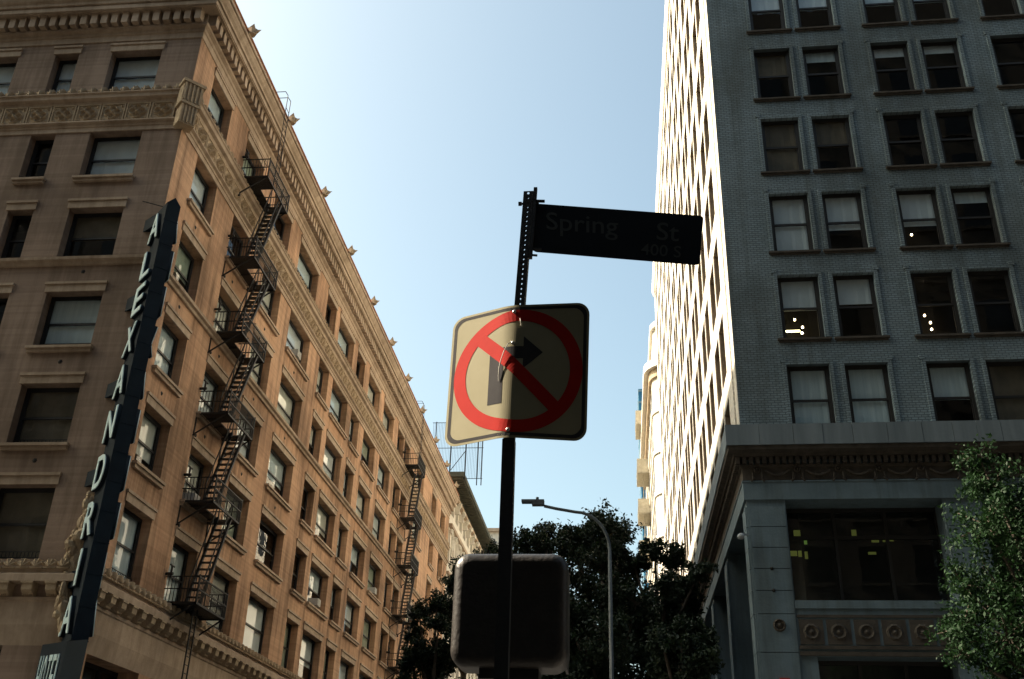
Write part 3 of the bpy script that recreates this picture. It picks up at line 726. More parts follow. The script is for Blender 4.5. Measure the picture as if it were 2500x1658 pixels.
# openings: spandrels, frames
for u0, u1 in ((1.24, 6.15), (7.35, 12.3), (13.5, 18.4)):
    cx = (u0 + u1) / 2; hw = (u1 - u0) / 2
    mb = MB()
    for k in range(4):
        xx = -hw + 2 * hw * k / 3; mb.box(max(-hw, xx - .05), min(hw, xx + .05), -1.05, -.93, 0, 3.25)
    for zz in (0, 2.2, 3.13): mb.box(-hw, hw, -1.04, -.94, zz, zz + .12)
    o = GF.place("shop_window", mb.mesh("shop_window", M_FRAME2), cx, 8.97)
    obj("pane", MB().add([(-hw, -1.0, 0), (hw, -1.0, 0), (hw, -1.0, 3.25), (-hw, -1.0, 3.25)], [(0, 3, 2, 1)]).mesh("pane", M_GLASS), o)
    GF.build(MB().box(u0 - .02, u1 + .02, -1.0, .06, 8.72, 8.965), "sill", M_STONE)
    GF.build(MB().box(u0, u1, -.2, .035, 8.45, 8.53).box(u0, u1, 0, .05, 7.5, 7.6).box(u0, u1, 0, .09, 7.3, 7.42), "band_course", M_DKORN)
    for k in range(6):
        me = MB(); ww = (u1 - u0) / 6 - .1; me.box(-ww / 2, ww / 2, 0, .03, 0, .75); disc(me, 0, .37, .26, .03, .08, 10, .14); disc(me, 0, .37, .1, .03, .1, 8)
        GF.place("relief_panel", me.mesh("relief_panel", M_DKORN), u0 + (k + .5) * (u1 - u0) / 6, 7.64)
    mb = MB()
    x0 = u0 + .5; x1 = u1 - .35
    for k in range(4):
        xx = x0 + (x1 - x0) * k / 3; mb.box(xx - .05, xx + .05, -.78, -.68, .4, 7.28)
    for zz in (.4, 3.4, 7.16): mb.box(x0, x1, -.77, -.69, zz, zz + .12)
    GF.build(mb, "door_frame", M_FRAME2)
    GF.build(MB().add([(x0, -.73, .4), (x1, -.73, .4), (x1, -.73, 7.28), (x0, -.73, 7.28)], [(0, 3, 2, 1)]), "pane", M_GLASS)
for k in range(7):
    u0, u1 = sb_ops[k][0], sb_ops[k][1]
    mb = MB()
    for q in range(4):
        xx = u0 + (u1 - u0) * q / 3; mb.box(max(u0, xx - .05), min(u1, xx + .05), -1.3, -1.2, .4, 12.3)
    for zz in (.4, 4, 8.4, 12.18): mb.box(u0, u1, -1.29, -1.21, zz, zz + .12)
    GS.build(mb, "shop_window", M_FRAME2)
    GS.build(MB().add([(u0, -1.25, .4), (u1, -1.25, .4), (u1, -1.25, 12.3), (u0, -1.25, 12.3)], [(0, 3, 2, 1)]), "pane", M_GLASS)
# medallion, bolts
me = MB(); disc(me, 0, 0, .2, 0, .07, 14, .12); disc(me, 0, 0, .12, 0, .09, 10)
GF.place("medallion", me.mesh("medallion", M_DKORN), .7, 8.2, n=.05)
for z in (9.96, 9.27): me = MB(); disc(me, 0, 0, .065, 0, .12, 6); GF.place("wall_anchor", me.mesh("wall_anchor", M_IRON), .62, z, n=.05)
GF.build(MB().box(.55, .85, .05, .2, 6.28, 6.62).box(.6, .8, .2, .24, 6.33, 6.57), "alarm_box", mat("red_alarm_enamel", (.45, .03, .02), (.5, .05, .03), 8, .5))
# dim glowing patches set just behind the big window
M_DIM = emis("dim_yellow_patch", (.5, .55, .12), .035); M_DIM2 = emis("dim_green_patch", (.35, .6, .12), .07)
for u, z, ww, hh, m in ((1.75, 11.55, .11, .2, M_DIM), (2.0, 11.3, .05, .26, M_DIM2), (3.6, 11.5, .08, .3, M_DIM), (4.25, 11.28, .12, .1, M_DIM), (4.55, 11.3, .06, .12, M_DIM), (4.75, 11.34, .09, .15, M_DIM),
                        (1.55, 10.86, .14, .17, M_DIM), (1.78, 10.85, .06, .2, M_DIM), (1.98, 10.8, .05, .24, M_DIM), (4.1, 10.86, .13, .08, M_DIM)):
    me = MB().prism([(-ww, -.02), (ww, -.02), (ww * .8, .02), (-ww * .9, .02)], -hh / 2, hh / 2).mesh("glow_patch", m)
    GF.place("glow_patch", me, u, z, n=-1.5)

# security camera lamp on the corner
t = thing("wall_lantern", "small white dome lamp bracketed at the stone corner of the right building", "lamp", tuple(GF.P(-.0, .0, 0) + GF.R))
mb = MB(); lump(mb, (0, 0, 0), (.12, .12, .1), 2, 12, 8, 0)
build(mb, "dome", mat("white_enamel", (.35, .38, .4), None, rough=.4), t, smooth=True, loc=(-.28, -.22, 10.95))
build(MB().bar((-.02, -.03, 11.05), (-.28, -.22, 11.05), .03, 6), "bracket", M_GALV, t)

# ================================================================== distance
def simple_block(name, label, x0, x1, y0, y1, h, m, cornice=None, group=None, face='x'):
    t = thing(name, label, "building", (x0, y0, 0))
    build(MB().box(0, x1 - x0, 0, y1 - y0, 0, h), "wall", m, t)
    if cornice: build(MB().box(-cornice, x1 - x0 + cornice, -cornice, y1 - y0 + cornice, h, h + .5), "cornice", M_TRIM, t)
    return t
M_CREAM = mat("cream_stone", (0.58, 0.54, 0.47), (0.72, 0.68, 0.6), 1.0, 0.85, 0.3, 6)
# ornate neighbour beyond the hotel
N1 = thing("arcaded_building", "ornate cream building with arched top windows and deep dark eaves beyond the tan hotel", "building", (LX, 98.0, 0))
NF = Facade(N1, (LX, 98.0), (0, 1), (1, 0)); NL = 26.0
ops = []
for k in range(9):
    u = .9 + 2.85 * k; ops += [(u, u + 1.7, 32.6, 34.2, .5), (u, u + 1.7, 27.2, 30.6, .6), (u, u + 1.7, 22.2, 25.6, .6), (u, u + 1.7, 17.6, 20.8, .6), (u, u + 1.7, 13, 16, .6)]
NF.wall("wall", M_CREAM, 0, NL, 0, 35.5, ops)
mb = MB().box(0, NL, -20, -.9, 0, 35.3)
NF.build(mb, "interior", M_DARK)
NF.build(MB().box(-.02, 0, -20, 0, 0, 35.5).box(0, NL, -20, 0, 35.5, 35.52), "party_wall", M_CREAM)
for z, p, h in ((31.0, .35, .35), (34.6, .4, .3), (26.3, .25, .25), (21.3, .2, .2)): NF.build(MB().box(0, NL, 0, p, z, z + h), "string_course", M_TRIM)
for k in range(9):
    u = 1.75 + 2.85 * k
    me = MB(); disc(me, 0, 0, 1.12, 0, .22, 16, .85)
    NF.place("window_arch", me.mesh("window_arch", M_CREAM), u, 30.0)
    for z in (27.2, 22.2, 17.6, 32.6): window(NF, u, z, 1.7, 3.3 if z < 32 else 1.6, .5, M_FRAME, (.6, 0))
    me = MB().prism([(-.12, 0), (.12, 0), (.12, .5), (-.12, .5)], 0, .9); lump(me, (0, .5, .9), (.2, .25, .3), k, 8, 6, .3)
    NF.place("gargoyle", me.mesh("gargoyle", M_CREAM), .3 + 2.85 * k, 33.2)
    me = MB().box(-.2, .2, 0, .2, 0, 3.0); lump(me, (0, .2, 3.1), (.28, .25, .3), k, 8, 6, .3)
    NF.place("pilaster", me.mesh("pilaster", M_CREAM), .3 + 2.85 * k, 27.4)
ev = MB(); ev.box(-2.2, NL + 1, -12, 1.55, 35.52, 35.62).box(-2.2, NL + 1, 1.5, 1.6, 35.55, 36.0).box(-2.25, -2.2, -12, 1.6, 35.5, 36.0)
NF.build(ev, "eaves", mat("dark_green_eaves", (.05, .05, .035), (.08, .08, .055), 2, .85))
rb = MB().box(-.09, .09, .3, 1.46, -.22, 0)
RBM = rb.mesh("rafter_end", mat("dark_green_eaves", (0, 0, 0)))
for k in range(44): NF.place("rafter_end", RBM, -1.9 + .65 * k, 35.52)
# roof cage
t = thing("roof_cage", "tall barred metal security screen standing on the eaves beyond the hotel", "fence", (-15.5, 96.2, 36.0))
g = MB()
for x in (-3.0, -1.35, .2, 1.45, 1.9): g.bar((x, 0, -.8 if x < 1 else -1.3), (x, 0, 5.6), .045)
for z in (5.5, 2.7, -.6): g.bar((-3.4, 0, z), (2.0, 0, z), .025)
g.bar((-1.35, 0, .2), (.2, 0, 2.4), .03)
build(g, "frame", M_IRON, t)
for k in range(34): 
    build(MB().bar((-3.3 + .155 * k, .02, -.6), (-3.3 + .155 * k, .02, 5.5), .012), "bar", M_IRON, t)
# far slab
t = simple_block("pale_block", "distant pale flat-topped building at the end of the street, left of the post", -24, -18.0, 149, 170, 45.4, M_CREAM, .6)
for k in range(4):
    for z in range(10): build(MB().box(.6 + 1.4 * k, 1.5 + 1.4 * k, -.03, .05, 42 - 3.6 * z, 44 - 3.6 * z), "window", M_FRAME, t)
# curved ornate building beyond the right tower
N2 = thing("curved_corner_building", "cream building with a curved corner, arched attic and side fire balconies beyond the buff tower", "building", (4.6, 93.0, 0))
def arcbox(mb, r, x0, y0, x1, y1, z0, z1, seg=10):
    poly = [(x1, y0), (x1, y1), (x0, y1)]
    for k in range(seg + 1):
        a = math.pi + math.pi / 2 * k / seg
        poly.append((x0 + r + r * math.cos(a), y0 + r + r * math.sin(a)))
    return mb.prism(poly, z0, z1)
R_ = 2.2
build(arcbox(MB(), R_, -.9, .2, 20, 36, 0, 46.2), "wall", M_CREAM, N2)
build(arcbox(MB(), R_ + .8, -1.7, -.5, 20.8, 36.8, 46.2, 47.0), "cornice", M_CREAM, N2)
build(arcbox(MB(), R_ + .2, -1.2, .0, 20.2, 36.2, 45.3, 46.2), "frieze", M_ORN, N2)
build(arcbox(MB(), R_, -.6, 1.0, 20, 34, 47.0, 51.4), "attic", M_CREAM, N2)
build(arcbox(MB(), R_, -.9, .7, 20.3, 34.3, 51.4, 52.0), "attic_cornice", M_CREAM, N2)
for z in (41.5, 37.2, 33, 28.8, 24.4): build(arcbox(MB(), R_ + .1, -1.05, .05, 20.1, 36.1, z, z + .45), "string_course", M_CREAM, N2)
for zi, z in enumerate((38.2, 34, 29.8, 25.4, 42.3)):
    for k in range(9):
        build(MB().box(-.93, -.88, 3.2 + 3.6 * k, 5.2 + 3.6 * k, z, z + 2.6), "window", M_FRAME, N2)
for zi, z in enumerate((47.2, 41.2, 36.4, 31.6)):
    t2 = MB(); t2.box(-2.3, -.9, 18, 23, z, z + .1)
    for k in range(12): t2.box(-2.3, -2.26, 18 + 5 * k / 11 - .02, 18 + 5 * k / 11 + .02, z, z + 1.1)
    t2.box(-2.32, -.9, 17.97, 18.03, z + .1, z + 1.7).box(-2.32, -2.26, 18, 23, z + 1.06, z + 1.12)
    t2.bar((-1.6, 22, z - 4.6), (-1.6, 19, z), .05)
    build(t2, "fire_balcony", mat("tan_netting", (.36, .32, .24), (.5, .45, .35), 3, .9), N2)
# glass tower
t = thing("glass_tower", "thin sliver of distant blue glass tower behind the cream buildings", "building", (7.3, 300, 0))
build(MB().box(0, 20, 0, 20, 0, 137), "wall", mat("blue_glass", (.03, .16, .28), (.05, .22, .36), .3, .25), t)
for z in range(60, 137, 4): build(MB().box(-.12, 20.1, -.12, 20.1, z, z + .7), "floor_band", mat("pale_spandrel", (.25, .36, .42), None), t)

# unseen blocks added around the crossing to keep sky light off the fronts
M_NEAR = mat("dark_blocker_brick", (.05, .045, .04), (.075, .065, .055), .6, .9)  # kept dark so the added blocks bounce little light
for nm, lb, x0, x1, y0, y1, h in (("added_corner_blocker", "added brown block, unseen behind the camera to the left, cutting sky light", -75, -17.5, -70, 5.1, 56),
                          ("added_corner_blocker", "added brown block, unseen behind the camera to the right, cutting sky light", 6.0, 75, -70, 3.5, 62),
                          ("added_far_end_blocker", "added brown block, unseen, closing off sky light far behind the camera", -60, 60, -90, -58, 88),
                          ("added_side_street_blocker", "added brown block, unseen far along the side street left, cutting sky light", -190, -150, -10, 60, 44),
                          ("added_side_street_blocker", "added brown block, unseen far along the side street right, cutting sky light", 120, 150, -10, 60, 52),
                          ("added_side_street_blocker", "added brown block beside the tan hotel, unseen to the left, cutting sky light", -90, -34, 30.8, 80, 38),
                          ("added_side_street_blocker", "added brown block beside the buff tower, unseen to the right, cutting sky light", 31.5, 90, 32.8, 80, 48)):
    t = thing(nm, lb, "building", (x0, y0, 0))
    build(MB().box(0, x1 - x0, 0, y1 - y0, 0, h), "wall", M_NEAR, t)
    g1 = MB(); g2 = MB()
    W_, D_ = x1 - x0, y1 - y0
    for zz in range(5, int(h) - 2, 4):
        for k in range(int(W_ / 3.2)): g1.box(1.2 + 3.2 * k, 2.8 + 3.2 * k, D_, D_ + .03, zz, zz + 2.3); g2.box(1.0 + 3.2 * k, 3.0 + 3.2 * k, D_, D_ + .15, zz - .2, zz - .02)
        for k in range(int(D_ / 3.2)):
            xx = 0 if x0 > 0 else W_; sgn = -1 if x0 > 0 else 1
            a, b = sorted((xx, xx + sgn * .03)); g1.box(a, b, 1.2 + 3.2 * k, 2.8 + 3.2 * k, zz, zz + 2.3)
            a, b = sorted((xx, xx + sgn * .15)); g2.box(a, b, 1.0 + 3.2 * k, 3.0 + 3.2 * k, zz - .2, zz - .02)
    build(g1, "window_panes", mat("far_window_glass", (.01, .012, .014), None, rough=.08), t, kind="stuff"); build(g2, "sills", M_NEAR, t, kind="stuff")
# ================================================================== trees
def leaf_mesh(name, pts, size, m, seed, tilt=1.0):
    r = np.random.default_rng(seed); n = len(pts)
    a = r.normal(size=(n, 3)); a /= np.linalg.norm(a, axis=1)[:, None]
    b = r.normal(size=(n, 3)); b -= (a * b).sum(1)[:, None] * a; b /= np.linalg.norm(b, axis=1)[:, None]
    s = size * r.uniform(.6, 1.25, n)[:, None]
    c = np.cross(a, b)
    v = np.stack([pts - a * s * .5, pts + b * s * .24 + c * s * .04, pts + a * s * .5, pts - b * s * .24 + c * s * .04], 1).reshape(-1, 3)
    me = bpy.data.meshes.new(name); me.vertices.add(4 * n); me.vertices.foreach_set("co", v.astype(np.float32).reshape(-1))
    me.loops.add(4 * n); me.loops.foreach_set("vertex_index", np.arange(4 * n, dtype=np.int32))
    me.polygons.add(n); me.polygons.foreach_set("loop_start", np.arange(0, 4 * n, 4, dtype=np.int32)); me.polygons.foreach_set("loop_total", np.full(n, 4, dtype=np.int32))
    me.materials.append(m); me.update(calc_edges=True); me.validate(); return me
def leafmat(name, c1, c2, rough=.35, trans=.25, spec=.4):
    m = mat(name, c1, c2, 1.7, rough, spec=spec)
    b = m.node_tree.nodes["Principled BSDF"]; n = m.node_tree.nodes; L = m.node_tree.links
    tr = n.new("ShaderNodeBsdfTranslucent"); tr.inputs[0].default_value = (c2[0] * 1.3, c2[1] * 1.6, c2[2], 1)
    mx = n.new("ShaderNodeMixShader"); mx.inputs[0].default_value = trans
    L.new(b.outputs[0], mx.inputs[1]); L.new(tr.outputs[0], mx.inputs[2]); L.new(mx.outputs[0], n["Material Output"].inputs[0])
    return m
LEAF_D = leafmat("shaded_ficus_leaf", (.008, .018, .009), (.018, .036, .014), .7, .08)  # ficus green darkened for the shadowed trees; the shade is in the colour
LEAF_G = leafmat("glossy_ficus_leaf", (.010, .027, .012), (.030, .064, .027), .55, .10, .1)
def tree(name, label, x, y, h, blobs, nleaf, size, m, seed, group, trunk_r=.2):
    t = thing(name, label, "tree", (x, y, 0), 0, group)
    rr = random.Random(seed); nr = np.random.default_rng(seed)
    tm = MB(); cb = min(b[2] - b[3] * .5 for b in blobs); cb = max(2.2, cb)
    tm.bar((0, 0, 0), (.1, .05, cb * .6), trunk_r * 1.25, 10, trunk_r * .9); tm.bar((.1, .05, cb * .6), (0, 0, cb), trunk_r * .9, 10, trunk_r * .7)
    for bx, by, bz, br in blobs:
        mid = (bx * .45, by * .45, (cb + bz) / 2)
        tm.bar((0, 0, cb * .95), mid, trunk_r * .55, 6, trunk_r * .35); tm.bar(mid, (bx, by, bz), trunk_r * .35, 6, trunk_r * .12)
    pts = []
    tot = sum(b[3] ** 2 for b in blobs)
    for bx, by, bz, br in blobs:
        k = int(nleaf * br ** 2 / tot); ntw = max(14, int(br * br * 22))
        # twigs radiate from the blob centre; leaves gather on them
        d = nr.normal(size=(ntw, 3)); d /= np.linalg.norm(d, axis=1)[:, None]; d[:, 2] = d[:, 2] * .9 + .12
        ln = br * (0.55 + .6 * nr.random(ntw) ** 1.2)
        w2 = nr.integers(0, ntw, k); f = np.sqrt(nr.random(k)) * .85 + .15
        p = d[w2] * (ln[w2] * f)[:, None] + nr.normal(scale=.11 * br * .7 + .05, size=(k, 3))
        p += np.array([bx, by, bz]); p[:, 2] -= .05 * br * f
        pts.append(p)
        for i in range(min(ntw, 26)):
            e = d[i] * ln[i] * .8
            tm.bar((bx, by, bz), (bx + e[0], by + e[1], bz + e[2]), .022, 4, .008)
    pts = np.concatenate(pts)
    build(tm, "trunk", M_BARK, t)
    obj("crown", leaf_mesh("crown", pts, size, m, seed), t)
    return t
# sunlit street tree at the right
B = []
rr = random.Random(4)
B += [(-1.35, 0, 10.7, .55), (-1.1, .2, 10.0, .9), (-.2, .3, 9.1, 1.5), (-1.6, -.3, 8.9, .9), (1.2, .2, 9.4, 1.5), (.2, -.6, 7.8, 1.6), (-1.3, .2, 7.3, 1.2), (-2.3, -.1, 7.55, .7), (-2.4, 0, 6.6, .75), (-1.6, -.4, 6.3, 1.1), (-2.6, -.3, 5.9, .5),
      (-.4, .3, 6.3, 1.5), (1.6, 0, 7.5, 1.8), (1.6, .2, 5.8, 1.6), (-1.4, .2, 5.3, .9), (-.9, -.3, 4.7, .9), (.6, 0, 4.9, 1.2), (2.9, .3, 8.6, 1.4), (3.0, 0, 6.6, 1.5)]
tree("sunlit_tree", "sunlit glossy green street tree in front of the stone base at the right edge", 10.2, 24.5, 11.4, B, 62000, .115, LEAF_G, 11, "street trees along the pavement", .17)
# dark trees down the street
def crownblobs(W, H, zc, seed, n=11):
    r = random.Random(seed); out = [(0, 0, zc, W * .55)]
    for k in range(n):
        a = r.uniform(0, 6.28); q = r.uniform(.35, .8); out.append((W * q * math.cos(a), W * q * math.sin(a), zc + H * r.uniform(-.55, .62), W * r.uniform(.22, .42)))
    return out
def dtree(label, az, y, topzy, W, H, seed, extra=(), n=12):
    x = az * y; top = 1.6 + topzy * y; zc = top - H
    bl = crownblobs(W, H, zc, seed, n) + [(0, 0, top - W * .3, W * .27), (W * .3, .3, top - W * .45, W * .3), (-W * .35, 0, top - W * .55, W * .3)] + list(extra)
    bl = [b for b in bl if b[2] + b[3] * .9 < top + .2]
    tree("street_tree", label, x, y, top, bl, 22000, .18, LEAF_D, seed, "street trees along the pavement", .22)
dtree("dark tree under the street lamp's arm, its tip highest against the sky", -.018, 40.5, .322, 2.9, 3.6, 21)
dtree("dark tree left of the street lamp pole, peaking right of the sign post", -.072, 43.5, .312, 2.4, 3.2, 22)
dtree("dark tree touching the lower striped wall of the buff tower", .036, 38.5, .295, 2.3, 3.4, 23)
dtree("low dark tree filling the gap beneath the buff tower's stone ledge", .058, 33.8, .215, 1.7, 2.6, 27)
dtree("small dark tree directly behind the sign post, left of the taller crowns", -.125, 50, .288, 2.4, 3.6, 24)
dtree("dark tree left of the pedestrian signal, against the hotel's lower windows", -.180, 46, .236, 2.2, 3.2, 25)
dtree("farther dark tree seen between the signal housing and the hotel's far end", -.150, 60, .262, 2.6, 3.6, 28)
dtree("low dark tree behind the pedestrian signal at the foot of the picture", -.08, 37, .245, 3.0, 3.4, 26)
dtree("dark tree filling the picture's foot around the street lamp pole", -.01, 36, .262, 3.0, 3.6, 29)

# ================================================================== street lamp
t = thing("street_lamp", "slender grey street lamp with a long curved arm reaching left above the trees", "street lamp", (-.25, 28.0, 0))
g = MB(); pts = [(0, 0, 0), (0, 0, 9.1)]
g.bar((0, 0, 0), (0, 0, 9.3), .075, 12, .052)
M_LPOLE = mat("dull_grey_pole_paint", (.07, .085, .095), (.1, .12, .13), 9, .7)
build(g, "pole", M_LPOLE, t, smooth=True)
arc = [(0, 0, 9.3)]
for k in range(1, 9):
    a = math.pi / 2 * k / 8; arc.append((-.95 + .95 * math.cos(a), 0, 9.3 + 1.12 * math.sin(a)))
arc += [(-1.5, 0, 10.52), (-1.85, 0, 10.6)]
build(sweep(arc, .045, 12), "arm", M_LPOLE, t, smooth=True)
hd = MB().box(-2.5, -2.1, -.12, .12, 10.70, 10.77).box(-2.2, -1.85, -.11, .11, 10.62, 10.77); hd.bar((-2.05, 0, 10.77), (-2.05, 0, 10.86), .045, 8)
build(hd, "lamp_head", M_LPOLE, t)
build(MB().bar((0, 0, 0), (0, 0, .5), .16, 12, .14), "base", M_GALV, t)

# ================================================================== foreground post
PX, PY = -.438, 3.865
post = thing("sign_post", "dark square metal post, perforated at its top, in the foreground centre", "post", (PX, PY, 0))
pm = MB()
pm.bar((-.0, 0, 0), (.0, 0, 3.12), .0255, 4)
build(pm, "lower_post", M_POST, post)
# perforated tube: local, leaning slightly to the right
lean = .045
hw = .0225; pit = .0254; z0 = 3.1; nh = 49
ft = MB()
def Ltop(x, y, z): return (x + (z - 3.1) * lean, y, z)
for side in (-1, 1):
    y = side * hw
    for k in range(nh):
        zc = z0 + pit * (k + .5); ring = [(.0055 * math.cos(math.pi * 2 * i / 12 + math.pi / 12), .0055 * math.sin(math.pi * 2 * i / 12 + math.pi / 12)) for i in range(12)]
        sq = []
        for cx, cz in ring:
            m_ = max(abs(cx) / hw, abs(cz) / (pit / 2)); sq.append((cx / m_, cz / m_))
        # snap the square ring to its corners
        vs = [Ltop(c[0], y, zc + c[1]) for c in ring] + [Ltop(c[0], y, zc + c[1]) for c in sq] + [Ltop(hw, y, zc + pit / 2), Ltop(-hw, y, zc + pit / 2), Ltop(-hw, y, zc - pit / 2), Ltop(hw, y, zc - pit / 2)]
        fs = [(i, (i + 1) % 12, 12 + (i + 1) % 12, 12 + i) for i in range(12)]
        angs = [(math.atan2(c[1], c[0]) % (2 * math.pi)) for c in sq]
        for ci, (sx_, sz_) in enumerate(((1, 1), (-1, 1), (-1, -1), (1, -1))):
            ca = math.atan2(sz_ * pit / 2, sx_ * hw) % (2 * math.pi)
            # find the ring segment containing this corner
            for i in range(12):
                a, b = angs[i], angs[(i + 1) % 12]
                if b < a: b += 2 * math.pi
                cc_ = ca if ca >= a else ca + 2 * math.pi
                if a <= cc_ <= b: fs.append((12 + i, 12 + (i + 1) % 12, 24 + ci)); break
        ft.add(vs, fs)
for side in (-1, 1):
    x = side * hw; zt = z0 + pit * nh
    ft.add([Ltop(x, -hw, z0), Ltop(x, hw, z0), Ltop(x, hw, zt), Ltop(x, -hw, zt)], [(0, 1, 2, 3)])
build(ft, "perforated_tube", M_POST, post)
bk = MB(); bk.add([Ltop(*p) for p in ((.024, -.03, 3.98), (.040, -.03, 3.98), (.040, -.012, 3.98), (.024, -.012, 3.98), (.024, -.03, 4.36), (.040, -.03, 4.36), (.040, -.012, 4.36), (.024, -.012, 4.36))],
                  [(0, 3, 2, 1), (4, 5, 6, 7), (0, 1, 5, 4), (1, 2, 6, 5), (2, 3, 7, 6), (3, 0, 4, 7)])
for zz in (4.29, 4.03): bk.bar(Ltop(.02, -.02, zz), Ltop(.078, -.02, zz - .004), .008, 6)
bk.bar(Ltop(-.04, 0, 4.29), Ltop(.05, 0, 4.29), .006, 6); bk.bar(Ltop(-.045, 0, 4.29), Ltop(-.03, 0, 4.29), .011, 6)
bk.bar(Ltop(.02, -.02, 4.0), Ltop(.062, -.02, 3.995), .006, 6)
build(bk, "clamp_bracket", M_POST, post)

# ---------------- street name plate
def bil(P00, P10, P01, P11, s, t_, off=0.0):
    p = P00 * (1 - s) * (1 - t_) + P10 * s * (1 - t_) + P01 * (1 - s) * t_ + P11 * s * t_
    nrm = (P10 - P00).cross(P01 - P00).normalized()
    return p - nrm * (-off) if nrm.y < 0 else p - nrm * off
yl, yr = 3.86, 3.95
P01 = Vector((-.0958 * yl, yl, 1.6 + .6965 * yl)); P00 = Vector((-.0925 * yl, yl, 1.6 + .6286 * yl))
P11 = Vector((.1059 * yr, yr, 1.6 + .6707 * yr)); P10 = Vector((.0976 * yr, yr, 1.6 + .6042 * yr))
plate = thing("street_name_sign", "backlit dark street name plate reading Spring St 400 S, fixed to the post top", "street sign", (PX, PY, 4.1))
O_ = Vector((PX, PY, 4.1))
Wp = (P10 - P00).length; Hp = (P01 - P00).length
def rrect(W, H, r, n=5):
    out = []
    for cx, cz, a0 in ((W - r, r, -90), (W - r, H - r, 0), (r, H - r, 90), (r, r, 180)):
        for k in range(n + 1):
            a = math.radians(a0 + 90 * k / n); out.append((cx + r * math.cos(a), cz + r * math.sin(a)))
    return out
def flat_on(poly, off, thick):
    mb = MB(); n = len(poly)
    f = [bil(P00, P10, P01, P11, a / Wp, b / Hp, off) - O_ for a, b in poly]; k = [bil(P00, P10, P01, P11, a / Wp, b / Hp, off - thick) - O_ for a, b in poly]
    return mb.add(f + k, [tuple(range(n)), tuple(range(2 * n - 1, n - 1, -1))] + [(i, n + i, n + (i + 1) % n, (i + 1) % n) for i in range(n)])
M_BLUE = mat("street_sign_blue", (.004, .008, .014), (.006, .011, .018), 8, .7, spec=.2)
M_WHT = mat("reflective_lettering", (.034, .042, .04), None, rough=.6)
build(flat_on(rrect(Wp, Hp, .018), .0, .004), "plate", M_BLUE, plate)
def sign_text(txt, cx, base, size, sx=.85):
    me, co, lo, hi = text_mesh(txt, "lettering", M_WHT, size=size, depth=.0008, offset=size * .006)
    cxm = (lo[0] + hi[0]) / 2
    new = [bil(P00, P10, P01, P11, (cx + (c[0] - cxm) * sx) / Wp, (base + c[1]) / Hp, .0012 + (c[2] > 0) * .0006) - O_ for c in co]
    set_co(me, np.array([tuple(p) for p in new])); obj("lettering", me, plate)
sign_text("Spring", .215 * Wp / .8 + .02, .125, .135, .95); sign_text("St", .80 * Wp, .115, .135, .95); sign_text("400 S", .765 * Wp, .03, .085, .95)

# ---------------- bent turn-prohibition sign
ts = thing("turn_sign", "bent white no right turn sign with red circle, its right half in shade", "traffic sign", (PX, PY - .05, 3.4))
O2 = Vector((PX, PY - .05, 3.4))
FTp = Vector((-.445, 3.815, 3.727)); FBp = Vector((-.453, 3.815, 3.117))
TL = Vector((-.1807 * 4.03, 4.03, 1.6 + .5409 * 4.03)); BL = Vector((-.1827 * 4.03, 4.03, 1.6 + .3853 * 4.03)); TR = Vector((-.1017, 3.78, 3.713)); BR = Vector((-.1212, 3.86, 3.1116))
SF = .43   # fold position along the width
def bend(s, t_, off=0.0):   # s,t in 0..1 ; sign face towards the camera
    def raw(s):
        def half(q):
            if q < SF:
                k = q / SF; return (BL.lerp(FBp, k)).lerp(TL.lerp(FTp, k), t_)
            k = (q - SF) / (1 - SF); return (FBp.lerp(BR, k)).lerp(FTp.lerp(TR, k), t_)
        w2 = .055; acc = Vector((0, 0, 0)); n = 0
        for d in (-1, -.66, -.33, 0, .33, .66, 1):
            if 0 <= s + d * w2 <= 1: acc += half(s + d * w2) if abs(s - SF) < w2 * 2 else half(s); n += 1
        return acc / n
    e = .004; p = raw(s); 
    a = raw(max(0, s - e)); b = raw(min(1, s + e)); du = (b - a).normalized()
    k0 = bendv(s); nrm = du.cross(k0).normalized()
    if nrm.y > 0: nrm = -nrm
    return p + nrm * off
def bendv(s):
    if s < SF: return ((TL - BL).lerp(FTp - FBp, s / SF)).normalized()
    return ((FTp - FBp).lerp(TR - BR, (s - SF) / (1 - SF))).normalized()
SW = .61
def map_poly_strip(rows, off, name, m, thick=0.0):
    """rows: list of lists of (x,z) in metres on the flat sign; neighbouring rows are joined"""
    mb = MB(); vs = []; n = len(rows[0])
    for r in rows: vs += [bend(min(1, max(0, x / SW)), z / SW, off) - O2 for x, z in r]
    fs = [(i * n + j, i * n + j + 1, (i + 1) * n + j + 1, (i + 1) * n + j) for i in range(len(rows) - 1) for j in range(n - 1)]
    return build(mb.add(vs, fs), name, m, ts, smooth=False)
def edge_z(x, r):   # rounded-corner inset
    d = min(x, SW - x)
    return 0 if d >= r else r - math.sqrt(max(0, r * r - (r - d) ** 2))
rad = .055
xs = sorted({*[rad * (1 - math.cos(math.pi / 2 * k / 7)) for k in range(8)], *[SW - rad * (1 - math.cos(math.pi / 2 * k / 7)) for k in range(8)], *np.linspace(rad, SW - rad, 60).tolist()})
M_FACE = mat("faded_sign_face", (.27, .245, .155), (.31, .285, .19), 5, .7, mottle=.7, spec=.08)
M_REDP = mat("red_sign_print", (.36, .013, .009), (.42, .018, .012), 6, .7, spec=.06)
M_BLK = mat("black_sign_print", (.035, .033, .035), (.05, .048, .05), 6, .75, spec=.06)
M_BACK = mat("aluminium_back", (.3, .3, .3), (.4, .4, .4), 6, .5, metal=.5)
def column(x, r, ins): 
    e = edge_z(x, r); return [(x, e + (SW - 2 * e) * k / 8) for k in range(9)]
map_poly_strip([column(x, rad, 0) for x in xs], 0.0, "sign_face", M_FACE)
map_poly_strip([column(x, rad, 0) for x in xs], -.0022, "sign_back", M_BACK)
